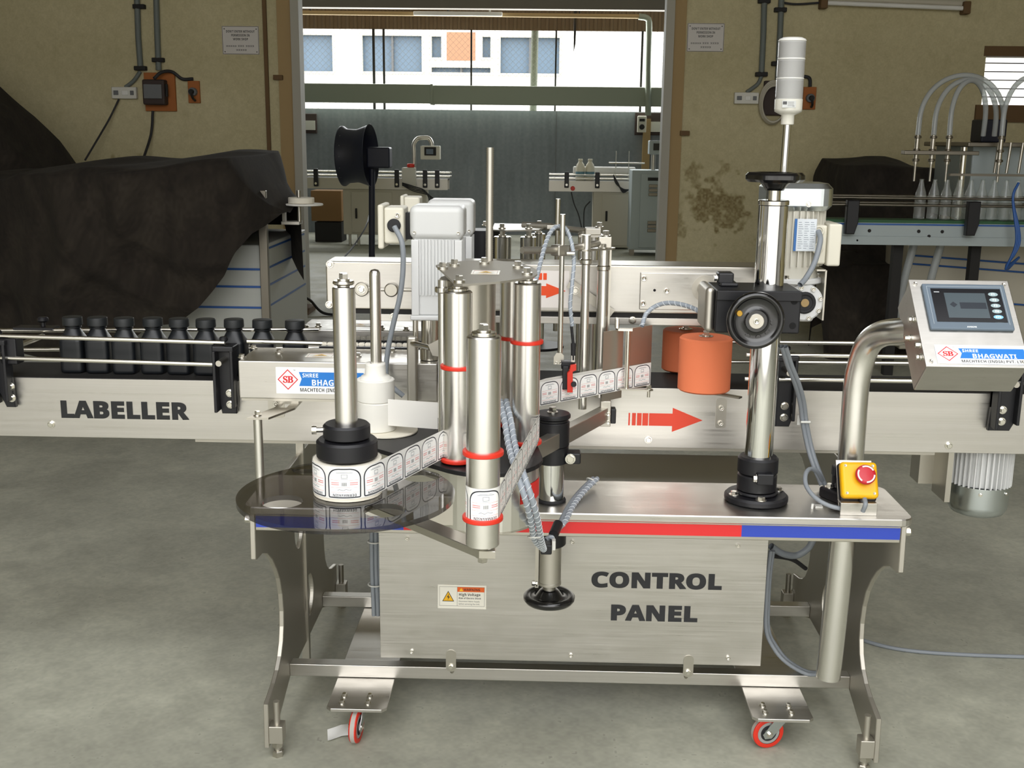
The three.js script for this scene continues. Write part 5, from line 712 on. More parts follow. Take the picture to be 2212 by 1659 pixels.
// ================= HOLD-DOWN BEAM =================
const HZ = -2.86;
{
  const x0 = -0.641, x1 = 0.56, y0 = 1.047, y1 = 1.17, t = thing('hold_down_beam', 'long brushed steel hold-down beam over conveyor with orange arrow sticker', 'hold-down beam', [-0.05, 1.0, -2.92]);
  part(t, 'housing', box(x0, x1, y0, y1, -2.985, HZ - 0.006, 0.004), M.steel); part(t, 'front_plate', elev(rrect(x1 - x0 - 0.012, y1 - y0 - 0.012, 0.012).map(([a, b]) => [a + (x0 + x1) / 2, b + (y0 + y1) / 2]), HZ - 0.006, HZ), M.panel); part(t, 'belt', box(x0 + 0.02, x1 - 0.05, y0 - 0.012, y0 + 0.001, -2.975, HZ - 0.012), M.dark);
  part(t, 'lower_plate', [box(-0.527, 0.379, 1.018, 1.036, HZ - 0.02, HZ, 0.001)], M.panel); part(t, 'lower_guide', box(-0.527, 0.379, 1.018, 1.034, -2.985, -2.965), M.steel);
  for (const [px, py] of [[-0.629, 1.163], [-0.633, 1.059], [0.149, 1.03], [-0.467, 1.03]]) part(t, 'bolt', bolt([px, py, HZ], 0.0075, 0.008, [0, 0, 1]), M.bright);
  // tensioner
  const ty = 1.101; part(t, 'tension_eye', [turned([-0.547, ty, HZ], 0.0185, 0.012, 0.002, [0, 0, 1]), box(-0.547, -0.513, ty - 0.006, ty + 0.006, HZ + 0.002, HZ + 0.01, 0.002)], M.steel); part(t, 'bolt', bolt([-0.547, ty, HZ + 0.012], 0.0085, 0.008, [0, 0, 1]), M.bright); part(t, 'tension_knob', turned([-0.47, ty, HZ + 0.001], 0.018, 0.018, 0.003, [0, 0, 1]), M.steel); part(t, 'tension_rod', cyl([-0.524, ty, HZ + 0.008], [-0.417, ty, HZ + 0.008], 0.0045), M.steelDull);
  // cover plate with screws
  const cx0 = 0.165, cx1 = 0.372, cy0 = 1.059, cy1 = 1.154, cp = part(t, 'cover_plate', box(cx0, cx1, cy0, cy1, HZ, HZ + 0.007, 0.002), M.panel); for (const [px, py] of [[0.174, 1.139], [0.174, 1.075], [0.233, 1.108]]) part(cp, 'bolt', socketBolt([px, py, HZ + 0.007], 0.0075, 0.005, [0, 0, 1]), M.bright); part(cp, 'hole', turned([0.202, 1.109, HZ + 0.0068], 0.0035, 0.0006, 0.0001, [0, 0, 1]), M.hole);
  const ax = std(0xf0501c, 0.5); sticker(t, 'white_sticker', canvasTex(64, 64, (x, w, h) => { x.fillStyle = '#efe9e4'; x.fillRect(0, 0, w, h); }), 0.105, 0.095, [-0.068, 1.107, HZ + 0.0006], null, 'white paper sticker behind arrow', 0.0008);
  const Y = 1.103; part(t, 'arrow', elev([[-0.109, Y - 0.012], [-0.074, Y - 0.012], [-0.074, Y - 0.019], [-0.024, Y], [-0.074, Y + 0.019], [-0.074, Y + 0.012], [-0.109, Y + 0.012]], HZ + 0.001, HZ + 0.0018), ax, 'orange arrow pointing right'); for (const [a, b] of [[-0.11, -0.098], [-0.095, -0.085], [-0.082, -0.073]]) part(t, 'arrow_bar', box(a, b, 1.131, 1.148, HZ + 0.001, HZ + 0.0018), ax);
  part(t, 'stay_link', [(() => { const a = V(-0.004, 1.117, -2.84), b = V(0.083, 1.056, -2.84), g = new THREE.BoxGeometry(a.distanceTo(b) + 0.03, 0.024, 0.004); g.rotateZ(Math.atan2(b.y - a.y, b.x - a.x)).translate((a.x + b.x) / 2, (a.y + b.y) / 2, -2.845); return g; })()], M.steel); part(t, 'bolt', bolt([0, 1.107, -2.843], 0.008, 0.009, [0, 0, 1]), M.bright);
  part(t, 'hanger_arm', [cyl([0.33, 1.115, -2.86], [0.33, 1.115, -2.58], 0.02), cyl([0.33, 1.115, -2.86], [0.33, 1.115, -2.852], 0.034)], M.steelDull);
  // orange press rollers below
  for (const [px, z, r, lab] of [[0.329, -2.79, 0.066, 0], [0.31, -3.04, 0.062, 1]]) { const c = thing('press_roller', lab ? 'orange foam press roller on far side of the belt' : 'orange foam press roller with steel washer in front of belt', 'roller', [px, 0.866, z]), yt = lab ? 0.978 : 1.002; part(c, 'foam', turned([px, 0.866, z], r, yt - 0.866, 0.004), M.orange); part(c, 'washer', turned([px, yt, z], 0.018, 0.003, 0.001), M.bright); part(c, 'bolt', bolt([px, yt + 0.003, z], 0.008, 0.012), M.bright); }
}
// ================= DRIVE MOTOR =================
{
  const z = -2.77, x = 0.524, t = thing('drive_motor', 'cream finned drive motor with galvanised cap beside the chrome column', 'motor', [x, 1.02, z]);
  const yc = 1.323, yt = 1.387, yf = 1.161, S0 = 0.07888, sh = rrect(2 * S0, 2 * S0, S0 * 0.45, 8);
  part(t, 'cap', [plan(sh.map(([a, b]) => [a + x, b + z]), yc, yt, [], 0.012)], M.zinc); part(t, 'screw', bolt([x + S0 * 0.2, yc + 0.016, z + S0], 0.005, 0.004, [0, 0, 1]), M.bright); part(t, 'screw', bolt([x - S0 * 0.9, yc + 0.016, z + S0 * 0.75], 0.005, 0.004, [-0.6, 0, 0.8]), M.bright);
  part(t, 'body', cyl([x, yf, z], [x, yc, z], S0 * 0.82, S0 * 0.82, 40), M.cream); for (let k = 0; k < 30; k++) { const a = k / 30 * 2 * Math.PI, g = new THREE.BoxGeometry(0.003, yc - yf - 0.03, 0.014); g.translate(0, (yc + yf) / 2 + 0.014, S0 * 0.87).rotateY(a).translate(x, 0, z); part(t, 'fin', g, M.cream); }
  const np = canvasTex(220, 300, (c, w, h) => { c.fillStyle = '#d5dbe0'; c.fillRect(0, 0, w, h); c.fillStyle = '#2d67a8'; c.fillRect(0, 0, 26, h); c.fillStyle = '#7d8791'; for (let i = 0; i < 13; i++) for (let j = 0; j < 3; j++) c.fillRect(40 + j * 60, 30 + i * 20, 30 + (i * 7 + j * 13) % 24, 5); });
  sticker(t, 'nameplate', np, 0.052, 0.076, [x + 0.012, 1.267, z + S0 * 0.98], null, 'printed motor nameplate', 0.002);
  const tb = part(t, 'terminal_box', box(0.563, 0.591, 1.197, 1.29, -2.80, -2.70, 0.006), M.creamBox); part(tb, 'lid', box(0.591, 0.623, 1.194, 1.294, -2.81, -2.69, 0.005), M.creamBox); for (const py of [1.276, 1.235]) part(tb, 'gland', [new THREE.TorusGeometry(0.011, 0.003, 8, 20).translate(0.569, py, -2.698), turned([0.569, py, -2.702], 0.01, 0.004, 0.001, [0, 0, 1])], M.creamBox);
  part(t, 'mounting_flange', [turned([x, yf - 0.014, z], 0.078, 0.014, 0.003), turned([x, yf - 0.026, z], 0.06, 0.012, 0.002)], M.alloy); for (const a of [0.3, 1.2, 1.9, 2.8]) part(t, 'bolt', bolt([x + 0.068 * Math.cos(a), yf, z + 0.068 * Math.sin(a)], 0.006, 0.008), M.bright);
  const gx = 0.548, gy = 1.104; const gb = part(t, 'gearbox', [box(gx - 0.055, gx + 0.03, gy - 0.05, yf - 0.024, -2.83, -2.72, 0.01), turned([gx, gy, -2.735], 0.045, 0.035, 0.004, [0, 0, 1])], M.alloy); part(gb, 'oil_seal', [new THREE.TorusGeometry(0.022, 0.005, 8, 28).translate(gx, gy, -2.70), turned([gx, gy, -2.702], 0.02, 0.004, 0.001, [0, 0, 1])], M.rubber); part(gb, 'bore', turned([gx, gy, -2.7], 0.01, 0.004, 0.001, [0, 0, 1]), M.ochre);
  for (let k = 0; k < 8; k++) { const a = k / 8 * 2 * Math.PI + 0.3; part(gb, 'bolt', socketBolt([gx + 0.038 * Math.cos(a), gy + 0.038 * Math.sin(a), -2.70], 0.0055, 0.006, [0, 0, 1]), M.bright); }
  part(t, 'guard_bracket', [box(0.592, 0.596, 1.062, 1.183, -2.78, -2.70), box(0.572, 0.593, 1.181, 1.185, -2.78, -2.70)], M.steel);
}
// ================= CHROME COLUMN WITH HANDWHEELS =================
{
  const x = 0.4235, z = -2.523, t = thing('chrome_column', 'thick chrome column with black flange, slide block and two black handwheels', 'lift column', [x, TY, z]);
  const fl = part(t, 'flange', [turned([x, TY, z], 0.0735, 0.019, 0.005), turned([x, TY + 0.019, z], 0.05, 0.008, 0.003), turned([x, TY + 0.027, z], 0.0455, 0.04, 0.003), turned([x, TY + 0.067, z], 0.0465, 0.042, 0.005)], M.black); for (const [a, b] of [[-0.054, 0.02], [0.0, 0.058], [0.054, -0.02], [0.0, -0.058]]) part(fl, 'bolt', bolt([x + a, TY + 0.019, z + b], 0.0095, 0.009), M.bright); part(fl, 'clamp_lug', [box(x - 0.012, x + 0.026, TY + 0.056, TY + 0.082, z + 0.04, z + 0.062, 0.003)], M.black); part(fl, 'clamp_bolt', bolt([x - 0.012, TY + 0.069, z + 0.052], 0.008, 0.008, [-1, 0, 0]), M.bright);
  part(t, 'column_tube', cyl([x, TY + 0.02, z], [x, 1.345, z], 0.0325, 0.0325, 56), M.chrome); part(t, 'column_cap', turned([x, 1.345, z], 0.034, 0.012, 0.002), M.bright); part(t, 'screw_neck', cyl([x, 1.357, z], [x, 1.385, z], 0.014), M.bright);
  // top handwheel, lobed
  { const lob = Array.from({ length: 72 }, (_, i) => { const a = i / 72 * 2 * Math.PI, r = 0.0615 + 0.0035 * Math.cos(a * 6); return [x + r * Math.cos(a), z + r * Math.sin(a)]; }); const ring = Array.from({ length: 72 }, (_, i) => { const a = i / 72 * 2 * Math.PI, r = 0.0465 + 0.002 * Math.cos(a * 6); return [x + r * Math.cos(a), z + r * Math.sin(a)]; });
    const w = part(t, 'top_handwheel', [plan(lob, 1.396, 1.417, [ring], 0.006), lathe([[0.0001, 1.378], [0.02, 1.378], [0.023, 1.383], [0.03, 1.392], [0.04, 1.4], [0.041, 1.408], [0.014, 1.408], [0.0001, 1.408]], [x, 0, z]), ...[0, 1, 2, 3, 4, 5].map(k => { const a = k * Math.PI / 3; return cyl([x + 0.022 * Math.cos(a), 1.402, z + 0.022 * Math.sin(a)], [x + 0.052 * Math.cos(a), 1.405, z + 0.052 * Math.sin(a)], 0.006, 0.007, 10); })], M.blackGloss); }
  // slide block
  const bx0 = 0.295, bx1 = 0.4795, by0 = 1.072, by1 = 1.166; part(t, 'slide_block', [box(bx0, bx1, by0, by1, -2.585, -2.44, 0.004)], M.blackMetal); part(t, 'block_lip', box(bx0, bx1, by1 - 0.022, by1, -2.44, -2.434, 0.002), M.blackMetal); part(t, 'block_end', [box(bx0 - 0.021, bx0, by0 - 0.002, by1 + 0.004, -2.58, -2.455, 0.012)], M.steelDull); part(t, 'arm_clamp', [box(0.309, 0.344, 1.17, 1.195, -2.555, -2.515, 0.004), box(0.313, 0.352, by1, 1.174, -2.56, -2.5, 0.003)], M.black); part(t, 'clamp_bolt', bolt([0.309, 1.181, -2.53], 0.007, 0.008, [-1, 0, 0]), M.bright);
  for (const py of [1.144, 1.09]) part(t, 'bolt_hole', turned([0.464, py, -2.4405], 0.0075, 0.001, 0.0002, [0, 0, 1]), M.hole);
  // front handwheel
  const hx = 0.371, hy = 1.11, hz = -2.375;
  const hw = part(t, 'front_handwheel', [lathe([[0.0001, 0.002], [0.02, 0.002], [0.024, -0.002], [0.034, -0.006], [0.046, -0.002], [0.0485, 0.0], [0.0525, 0.004], [0.057, 0.004], [0.061, 0.0], [0.062, -0.006], [0.06, -0.012], [0.054, -0.015], [0.046, -0.014], [0.03, -0.014], [0.022, -0.02], [0.0001, -0.02]], [hx, hy, hz], [0, 0, 1], 56)], M.blackGloss); part(hw, 'hub_ring', turned([hx, hy, hz], 0.025, 0.006, 0.002, [0, 0, 1]), M.blackGloss); part(hw, 'hub_plate', turned([hx, hy, hz + 0.004], 0.0165, 0.004, 0.001, [0, 0, 1]), M.steel); part(hw, 'centre_screw', socketBolt([hx, hy, hz + 0.007], 0.0065, 0.004, [0, 0, 1]), M.bright); part(hw, 'brass_insert', turned([0.336, 1.125, hz - 0.004], 0.0065, 0.004, 0.001, [0, 0, 1]), std(0xb08a3a, 0.35, 0.8)); part(hw, 'shaft', cyl([hx, hy, hz - 0.015], [hx, hy, -2.435], 0.012), M.steel);
  for (const a of [-2.0, -1.35, -0.75, -0.1]) part(hw, 'dished_hole', turned([hx + 0.037 * Math.cos(a), hy + 0.037 * Math.sin(a), hz - 0.0075], 0.0062, 0.0032, 0.001, [0, 0, 1]), M.blackGloss);
}
// ================= SIGNAL TOWER =================
{
  const z = -2.925, x = 0.527, p = (py) => 0, yb = 1.524, t = thing('signal_tower', 'white three-tier signal tower on slim steel pole', 'signal tower', [x, 1.17, z]);
  const Y0 = 1.551, Y1 = 1.584, Y2 = 1.635, Y3 = 1.682, Y4 = 1.732, r = 0.03428, ridged = (a, b) => { const pts = [], n = 26; pts.push([r * 0.96, a]); for (let i = 0; i < n; i++) { const y = a + 0.003 + (b - a - 0.006) * i / n, d = (b - a - 0.006) / n; pts.push([r * 0.965, y], [r * 0.99, y + d * 0.5]); } pts.push([r * 0.96, b]); return lathe(pts, [x, 0, z]); };
  part(t, 'pole', cyl([x - 0.004, 1.17, z], [x, yb, z], 0.0098), M.chrome); part(t, 'neck', lathe([[0.0001, yb], [0.0145, yb], [0.016, yb + 0.002], [0.016, Y0 - 0.004], [0.024, Y0], [r * 0.98, Y0 + 0.005], [r, Y0 + 0.012], [r, Y1], [r * 1.0, Y1 + 0.003], [0.0001, Y1 + 0.003]], [x, 0, z]), std(0xdedcd0, 0.4));
  sticker(t, 'data_label', canvasTex(200, 90, (c, w, h) => { c.fillStyle = '#c9cbc8'; c.fillRect(0, 0, w, h); c.fillStyle = '#4a4a4a'; c.fillRect(8, 10, 60, 40); c.fillStyle = '#777'; for (let i = 0; i < 4; i++) c.fillRect(80, 14 + i * 16, 90, 5); c.font = 'bold 26px sans-serif'; c.fillText('CE', 150, 78); }), 0.034, 0.017, [x - 0.006, (Y0 + Y1) / 2 + 0.006, z + r + 0.0004], null, 'small silver data label', 0.001);
  const lens = phys(0xcfcfcd, 0.35, 0, { transmission: 0.35, thickness: 0, ior: 1.2 }); for (const [a, b] of [[Y1 + 0.003, Y2], [Y2 + 0.003, Y3], [Y3 + 0.003, Y4 - 0.006]]) { part(t, 'lens_tier', ridged(a, b), lens); part(t, 'tier_ring', turned([x, b, z], r, 0.003, 0.0005), M.white); }
  part(t, 'lamp_core', cyl([x, Y1, z], [x, Y4 - 0.012, z], r * 0.55), M.white); part(t, 'top_cap', lathe([[r * 0.98, Y4 - 0.004], [r * 0.95, Y4 - 0.001], [r * 0.7, Y4 + 0.003], [0.0001, Y4 + 0.005]], [x, 0, z]), M.white);
}
// ================= OPERATOR PANEL =================
function tilted(o, cx, cy, cz, tilt) { o.position.set(cx, cy, cz); o.rotation.x = -tilt; }
{
  const tx = 0.645, tz = -2.557, t = thing('panel_stand', 'thick bent steel tube rising through table beside the yellow stop box', 'tube stand', [tx, 0.2, tz]);
  const pb = [tx - 0.014, 0.2, tz], bend = [[tx - 0.012, 0.2, tz], [tx - 0.005, 0.45, tz], [tx, TY, tz], [tx + 0.001, 0.8, tz], [tx + 0.001, 0.935, tz], [0.654, 1.004, -2.55], [0.662, 1.042, -2.53], [0.677, 1.065, -2.5], [0.7, 1.078, -2.46], [0.732, 1.087, -2.42]];
  part(t, 'bent_tube', tube(bend, 0.0295, 110, 28), M.roller);
  const fl = part(t, 'base_flange', [(() => { const g = new RoundedBoxGeometry(0.085, 0.026, 0.085, 2, 0.006); g.rotateY(0.5).translate(tx - 0.01, TY + 0.013, tz + 0.012); return g; })(), turned([tx, TY + 0.026, tz], 0.038, 0.05, 0.003), box(tx - 0.045, tx - 0.02, TY + 0.06, TY + 0.085, tz + 0.01, tz + 0.03, 0.003)], M.black); for (const [a, b] of [[-0.045, -0.005], [-0.012, 0.045], [0.028, -0.03]]) part(fl, 'bolt', bolt([tx + a, TY + 0.026, tz + 0.012 + b], 0.008, 0.01), M.bright);
  // control head
  const zb = -2.25, yb = 1.042, zt = -2.406, yt = 1.2, W = 0.21, Hh = Math.hypot(zt - zb, yt - yb), tilt = Math.atan2(zb - zt, yt - yb), x0 = 0.6947, cx = x0 + W / 2, D = 0.095;
  const h = thing('operator_panel', 'tilted stainless operator panel box with grey touchscreen and company sticker', 'control panel', [cx, (yb + yt) / 2, (zb + zt) / 2]); h.rotation.x = -tilt;
  const add = (p, n, g, m, lb) => { const q = new THREE.Mesh(merge(g), m); q.name = n; q.castShadow = q.receiveShadow = true; if (lb) q.userData.label = lb; p.add(q); return q; };
  add(h, 'box_body', [new RoundedBoxGeometry(W - 0.006, Hh - 0.006, D, 2, 0.004).translate(0, 0, -D / 2 - 0.003)], M.panel); const fp = add(h, 'front_plate', [new RoundedBoxGeometry(W, Hh, 0.004, 2, 0.0018).translate(0, 0, -0.002)], M.panel);
  for (const [a, b] of [[-1, 1], [1, 1], [-1, -1], [1, -1]]) add(fp, 'screw', socketBolt([a * (W / 2 - 0.0125), b * (Hh / 2 - 0.0125), 0], 0.0042, 0.003, [0, 0, 1]), M.bright);
  for (const [y, z] of [[0.02, -0.02], [-0.05, -0.012], [0.0, -0.06], [-0.075, -0.02]]) add(h, 'side_bolt', bolt([-W / 2 + 0.003, y, z], 0.006, 0.012, [-1, 0, 0]), M.bright);
  const bw = 0.172, bh = 0.117, byy = 0.036, bz = add(h, 'bezel', [new RoundedBoxGeometry(bw, bh, 0.008, 2, 0.003).translate(0.004, byy, 0.004)], M.hmi); add(bz, 'bezel_line', [box(-bw / 2 + 0.012, bw / 2 - 0.004, byy + bh / 2 - 0.008, byy + bh / 2 - 0.0072, 0.008, 0.0083), box(-bw / 2 + 0.012, -bw / 2 + 0.0128, byy - bh / 2 + 0.012, byy + bh / 2 - 0.008, 0.008, 0.0083), box(bw / 2 - 0.0048, bw / 2 - 0.004, byy - bh / 2 + 0.012, byy + bh / 2 - 0.008, 0.008, 0.0083)], std(0xa9b2b8, 0.5));
  const scr = canvasTex(512, 330, (c, w, h2) => { c.fillStyle = '#0d0e14'; c.fillRect(0, 0, w, h2); c.fillStyle = '#49545a'; c.fillRect(92, 44, 300, 246); c.fillStyle = '#2a3038'; c.fillRect(192, 138, 192, 62); c.save(); c.translate(146, 160); c.rotate(Math.PI / 4); c.fillRect(-20, -20, 40, 40); c.restore(); c.fillStyle = '#c8ccd0'; c.fillRect(20, 32, 40, 8); c.font = 'bold 26px sans-serif'; c.textAlign = 'center'; for (let i = 0; i < 5; i++) { c.fillStyle = i === 4 ? '#86c4f0' : '#9fb4b8'; c.beginPath(); c.ellipse(452, 54 + i * 56, 36, 20, 0, 0, 7); c.fill(); c.fillStyle = '#f2f6f6'; c.fillText(i === 4 ? 'SYS' : 'F' + (i + 1), 452, 63 + i * 56); } });
  const sg = new THREE.BoxGeometry(0.145, 0.086, 0.001).translate(0.006, byy + 0.002, 0.0082); add(bz, 'screen', sg, std(0xffffff, 0.18, 0, { map: scr }), 'dark touchscreen with grey display area and five keys'); add(bz, 'maker_mark', letters('AXION', -0.008, 0.012, byy - bh / 2 + 0.0035, byy - bh / 2 + 0.0075, 0.0081, 0.0003), std(0xd8dcdf, 0.5));
  const ls = new THREE.BoxGeometry(0.184, 0.046, 0.0008).translate(0.012, -Hh / 2 + 0.03, 0.0005); add(h, 'company_sticker', ls, std(0xffffff, 0.45, 0, { map: logoTex }), 'white SHREE BHAGWATI MACHTECH sticker');
}
// ================= EMERGENCY STOP =================
{
  const cx = 0.636, tilt = 0.5, t = thing('emergency_stop', 'yellow emergency stop box with red mushroom button on bent bracket', 'stop button', [cx, TY, -2.43]);
  const add = (p, n, g, m, lb) => { const q = new THREE.Mesh(merge(g), m); q.name = n; q.castShadow = q.receiveShadow = true; if (lb) q.userData.label = lb; p.add(q); return q; };
  const w = 0.688 - 0.606;
  add(t, 'bracket', [box(-w / 2, w / 2, 0, 0.028, -0.001, 0.003, 0.001), box(-w / 2, w / 2, 0.026, 0.029, -0.028, 0.003, 0.001)], M.panel);
  const g = new THREE.Group(); g.name = 'stop_box'; g.position.set(0.003, 0.076, -0.022); g.rotation.x = -tilt; t.add(g); const s = 0.083;
  add(g, 'back_plate', [new RoundedBoxGeometry(w, 0.115, 0.003, 2, 0.001).translate(0, -0.004, -0.036)], M.steel); add(g, 'black_base', [new RoundedBoxGeometry(s, s + 0.004, 0.02, 3, 0.006).translate(0, -0.001, -0.025)], M.black); add(g, 'yellow_cover', [new RoundedBoxGeometry(s, s, 0.024, 4, 0.009).translate(0, 0, -0.006)], M.yellow);
  for (const [a, b] of [[-1, 1], [1, 1], [-1, -1], [1, -1]]) add(g, 'screw', socketBolt([a * (s / 2 - 0.011), b * (s / 2 - 0.01), 0.0055], 0.0032, 0.0015, [0, 0, 1]), M.steel);
  add(g, 'button_stem', turned([0.009, 0.008, 0.005], 0.016, 0.012, 0.002, [0, 0, 1]), M.red); add(g, 'red_button', lathe([[0.0001, 0.014], [0.014, 0.0135], [0.02, 0.012], [0.0225, 0.009], [0.0225, 0.003], [0.021, 0], [0.012, -0.001]], [0.009, 0.008, 0.014], [0, 0, 1], 36), std(0xc02030, 0.35), 'red mushroom button'); for (const a of [0.5, 2.6, 4.7]) add(g, 'white_arc', [lathe([[0.0155, 0.0136], [0.0185, 0.0129]], [0.009, 0.008, 0.0142], [0, 0, 1], 1).scale(1, 1, 1)].map(() => { const sh = new THREE.Shape(); sh.absarc(0, 0, 0.0198, a, a + 1.5, false); sh.absarc(0, 0, 0.0165, a + 1.5, a, true); return new THREE.ExtrudeGeometry(sh, { depth: 0.0016, bevelEnabled: false, curveSegments: 16 }).translate(0.009, 0.008, 0.0258); }), M.white);
  add(g, 'cable_gland', turned([0.008, -s / 2 - 0.012, -0.014], 0.009, 0.012, 0.001), M.black);
}

// ================= CABLES =================
const cab = (pts, r, m, lb, seg = 60) => {
  if (m !== M.sleeve) return single('cable', tube(pts, r, seg, 10), m, lb, 'cable');
  // bundled wires in a spiral wrap: core plus a raised helix
  const c = new THREE.CatmullRomCurve3(pts.map(p => V(...p)), false, 'catmullrom', 0.5), L = c.getLength(), turns = L / 0.017, n = Math.ceil(turns * 12), fr = c.computeFrenetFrames(n), hp = [];
  for (let i = 0; i <= n; i++) { const a = i / n * turns * Math.PI * 2; hp.push(c.getPointAt(i / n).addScaledVector(fr.normals[i], Math.cos(a) * r).addScaledVector(fr.binormals[i], Math.sin(a) * r)); }
  const t = thing('cable_loom', lb, 'cable', pts[0]); part(t, 'wire_bundle', new THREE.TubeGeometry(c, seg, r, 10), M.sleeve); part(t, 'spiral_wrap', new THREE.TubeGeometry(new THREE.CatmullRomCurve3(hp), n, 0.0009, 5), M.wrapEdge); return t;
};
cab([[-0.426, 1.283, -2.585], [-0.407, 1.247, -2.57], [-0.405, 1.189, -2.57], [-0.413, 1.124, -2.57], [-0.429, 1.059, -2.57], [-0.443, 0.993, -2.57], [-0.447, 0.932, -2.57], [-0.429, 0.909, -2.56], [-0.406, 0.89, -2.56]].map(p => p), 0.0062, M.cable, 'grey cable hanging from front feed motor terminal box');
cab([[0.159, 1.041, -2.7], [0.171, 1.069, -2.72], [0.197, 1.09, -2.72], [0.228, 1.099, -2.7], [0.268, 1.096, -2.66], [0.303, 1.083, -2.6]], 0.0055, M.sleeve, 'spiral-wrapped grey cable arching in front of hold-down beam');
cab([[-0.012, 1.052, -2.62], [-0.018, 1.101, -2.62], [-0.014, 1.155, -2.63], [-0.011, 1.207, -2.65], [-0.02, 1.254, -2.67], [-0.036, 1.28, -2.68], [-0.061, 1.276, -2.66], [-0.079, 1.244, -2.6], [-0.097, 1.18, -2.5], [-0.115, 1.109, -2.42]], 0.0048, M.sleeve, 'thin spiral-wrapped cable looping up from the label sensor', 90);
cab([[0.567, 1.276, -2.69], [0.565, 1.257, -2.66], [0.551, 1.21, -2.64], [0.529, 1.175, -2.62], [0.511, 1.16, -2.6]], 0.0065, M.cable, 'grey cable leaving the cream drive motor terminal box');
for (const [d, lb] of [[0, 'left grey cable of bundle from column slide block to table'], [0.009, 'right grey cable of bundle from column slide block to table']]) cab([[0.46 + d, 1.03, -2.52], [0.486 + d, 0.977, -2.56], [0.515 + d, 0.925, -2.6], [0.539 + d, 0.871, -2.64], [0.553 + d, 0.818, -2.66], [0.569 + d, 0.757, -2.66], [0.581 + d, 0.716, -2.64], [0.599 + d, TY + 0.01, -2.62]], 0.0055, M.cable, lb, 70);
single('cable_tie_mount', [box(0.542, 0.562, 0.809, 0.834, -2.672, -2.668), cyl([0.546, 0.821, -2.65], [0.569, 0.821, -2.65], 0.003)], M.tie, 'white cable tie holding cable bundle in front of conveyor', 'cable tie');
cab([[0.642, 0.707, -2.41], [0.64, 0.699, -2.395], [0.637, 0.681, -2.4]], 0.0052, M.cable, 'short grey cable from yellow stop box into bracket', 20);
cab([[0.61, 0.671, -2.44], [0.574, 0.677, -2.45], [0.547, 0.689, -2.47], [0.533, 0.707, -2.5], [0.537, 0.725, -2.53], [0.554, 0.73, -2.56], [0.576, 0.717, -2.58], [0.595, 0.69, -2.6]], 0.0052, M.cable, 'grey cable looping over table beside tube base');
single('cable_tie_mount', [box(0.551, 0.568, TY, TY + 0.004, -2.49, -2.475), cyl([0.542, TY, -2.47], [0.543, TY + 0.012, -2.47], 0.003)], M.tie, 'white cable tie base on table holding the looped cable', 'cable tie');
// spiral-wrapped looms in front of the head
for (const [d, lb] of [[0, 'left spiral-wrapped loom hanging in front of the label head'], [0.013, 'right spiral-wrapped loom hanging in front of the label head']]) cab([[-0.169 + d, 0.949, -2.28], [-0.157 + d, 0.92, -2.22], [-0.147 + d, 0.888, -2.16], [-0.132 + d, 0.864, -2.08], [-0.113 + d, 0.818, -2.05], [-0.1 + d, 0.761, -2.08], [-0.092 + d, 0.689, -2.16], [-0.072, 0.633, -2.25]], 0.0062, M.sleeve, lb, 80);
for (const [d, lb] of [[0, 'grey cable rising to table from black connector'], [0.01, 'spiral-wrapped cable rising to table from black connector']]) cab([[-0.069 + d, 0.635, -2.3], [-0.047, 0.643, -2.33], [-0.034 + d, 0.656, -2.37], [-0.017 + d, 0.665, -2.44], [0.009 + d, 0.673, -2.52], [0.046 + d, 0.684, -2.6]], 0.0058, d ? M.sleeve : M.cable, lb);
{
  const t = thing('cable_connector', 'black plug connector with white clip hanging at striped table edge', 'connector', [-0.057, 0.618, -2.27]); part(t, 'plug', box(-0.079, -0.055, 0.619, 0.641, -2.285, -2.255, 0.003), M.black); part(t, 'white_clip', box(-0.055, -0.047, 0.627, 0.648, -2.28, -2.26, 0.002), M.tie); part(t, 'tape_wrap', cyl([-0.051, 0.645, -2.31], [-0.041, 0.655, -2.35], 0.011), M.black);
  single('cable_tie', new THREE.TorusGeometry(0.013, 0.002, 6, 20).rotateX(1.3).translate(-0.092, 0.701, -2.14), M.tie, 'white cable tie around the spiral-wrapped looms', 'cable tie'); single('cable_tie', new THREE.TorusGeometry(0.013, 0.002, 6, 20).rotateX(1.0).rotateZ(-0.6).translate(0.042, 0.68, -2.59), M.tie, 'white cable tie near the cable ends above table rear edge', 'cable tie');
}
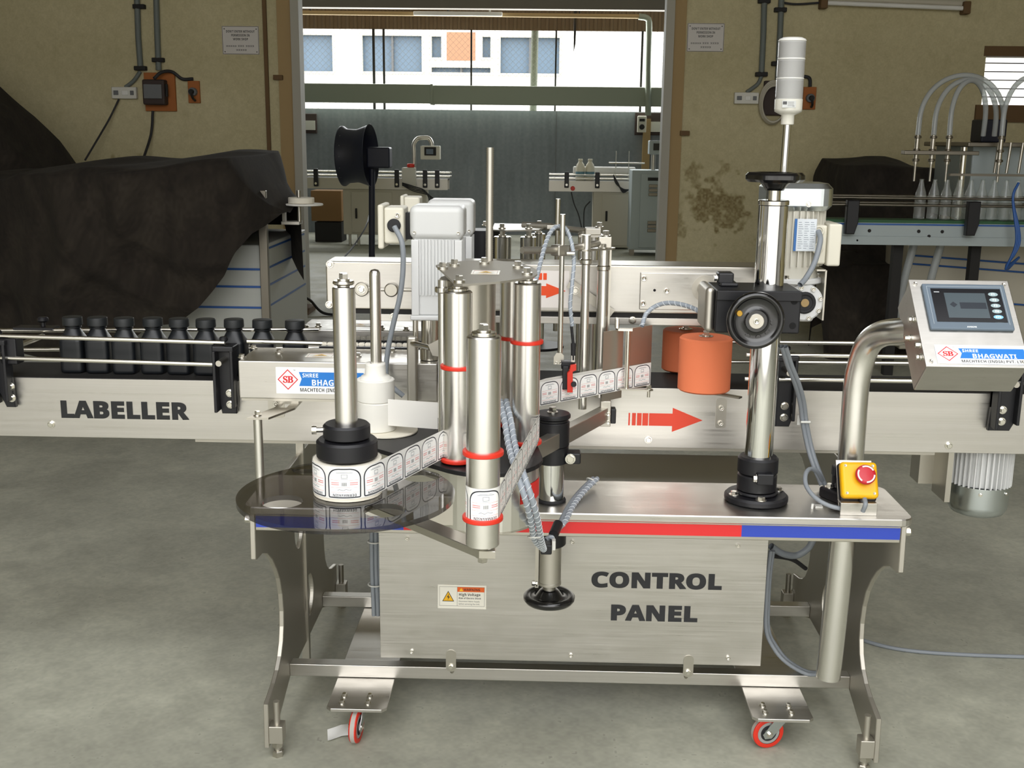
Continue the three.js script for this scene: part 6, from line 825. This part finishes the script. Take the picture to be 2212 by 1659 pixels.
// bundles beside the cabinet
for (const [d, lb] of [[0, 'outer grey cable running down left side of control cabinet'], [0.011, 'middle grey cable running down left side of control cabinet'], [0.021, 'inner grey cable running down left side of control cabinet']]) cab([[-0.507 + d, 0.607, -2.7], [-0.509 + d, 0.412, -2.7], [-0.507 + d, 0.323, -2.7], [-0.506 + d, 0.272, -2.7]], 0.0055, M.cable, lb);
cab([[0.509, 0.464, -2.72], [0.506, 0.401, -2.72], [0.506, 0.325, -2.72], [0.51, 0.248, -2.72], [0.529, 0.203, -2.72], [0.561, 0.166, -2.71], [0.615, 0.137, -2.7], [0.651, 0.146, -2.68]], 0.0055, M.cable, 'outer grey cable bowing from cabinet side to front crossbar');
cab([[0.52, 0.456, -2.74], [0.516, 0.393, -2.74], [0.516, 0.316, -2.74], [0.521, 0.239, -2.74], [0.543, 0.194, -2.74], [0.577, 0.156, -2.73], [0.629, 0.131, -2.72], [0.668, 0.144, -2.7]], 0.005, M.cable, 'inner grey cable bowing from cabinet side to front crossbar');
cab([[0.518, 0.461, -2.76], [0.553, 0.434, -2.78], [0.594, 0.422, -2.8], [0.623, 0.442, -2.8], [0.636, 0.468, -2.8]], 0.009, M.cable, 'thick grey cable sagging under table right of cabinet');
cab([[0.524, 0.428, -2.78], [0.595, 0.392, -2.85], [0.646, 0.347, -2.9]], 0.006, M.cableDark, 'dark cable curving behind side plate right of cabinet');
cab([[0.869, 0.05, -3.3], [0.897, 0.006, -3.224], [0.926, 0.006, -3.174], [1.021, 0.006, -3.126], [1.205, 0.006, -3.104], [1.513, 0.006, -3.099]], 0.006, M.cable, 'grey mains cable lying across the floor right of stand');
for (const y of [0.476, 0.359]) single('cable_tie', [new THREE.TorusGeometry(0.018, 0.0018, 6, 24).rotateX(Math.PI / 2).translate(-0.501, y, -2.7)], M.tie, y > 0.45 ? 'upper white cable tie on bundle left of cabinet' : 'lower white cable tie on bundle left of cabinet', 'cable tie');
// scrap of paper on the floor
{ const g = new THREE.PlaneGeometry(0.075, 0.055, 8, 6); const p = g.attributes.position; for (let i = 0; i < p.count; i++) { const x = p.getX(i), y = p.getY(i); p.setXYZ(i, x + 0.2 * y, y - 0.25 * Math.abs(x), 0.004 + 0.006 * Math.sin(x * 60) * Math.cos(y * 50)); } g.rotateX(-Math.PI / 2).rotateY(0.4).translate(-0.577, 0.002, -2.59); g.computeVertexNormals(); single('paper_scrap', g, std(0xf2f2ee, 0.8, 0, { side: THREE.DoubleSide }), 'crumpled white paper scrap on floor beside front caster', 'paper'); }
scene.traverse(o => { if (o.isMesh) { o.castShadow = true; o.receiveShadow = true; } });
renderer.render(scene, camera);
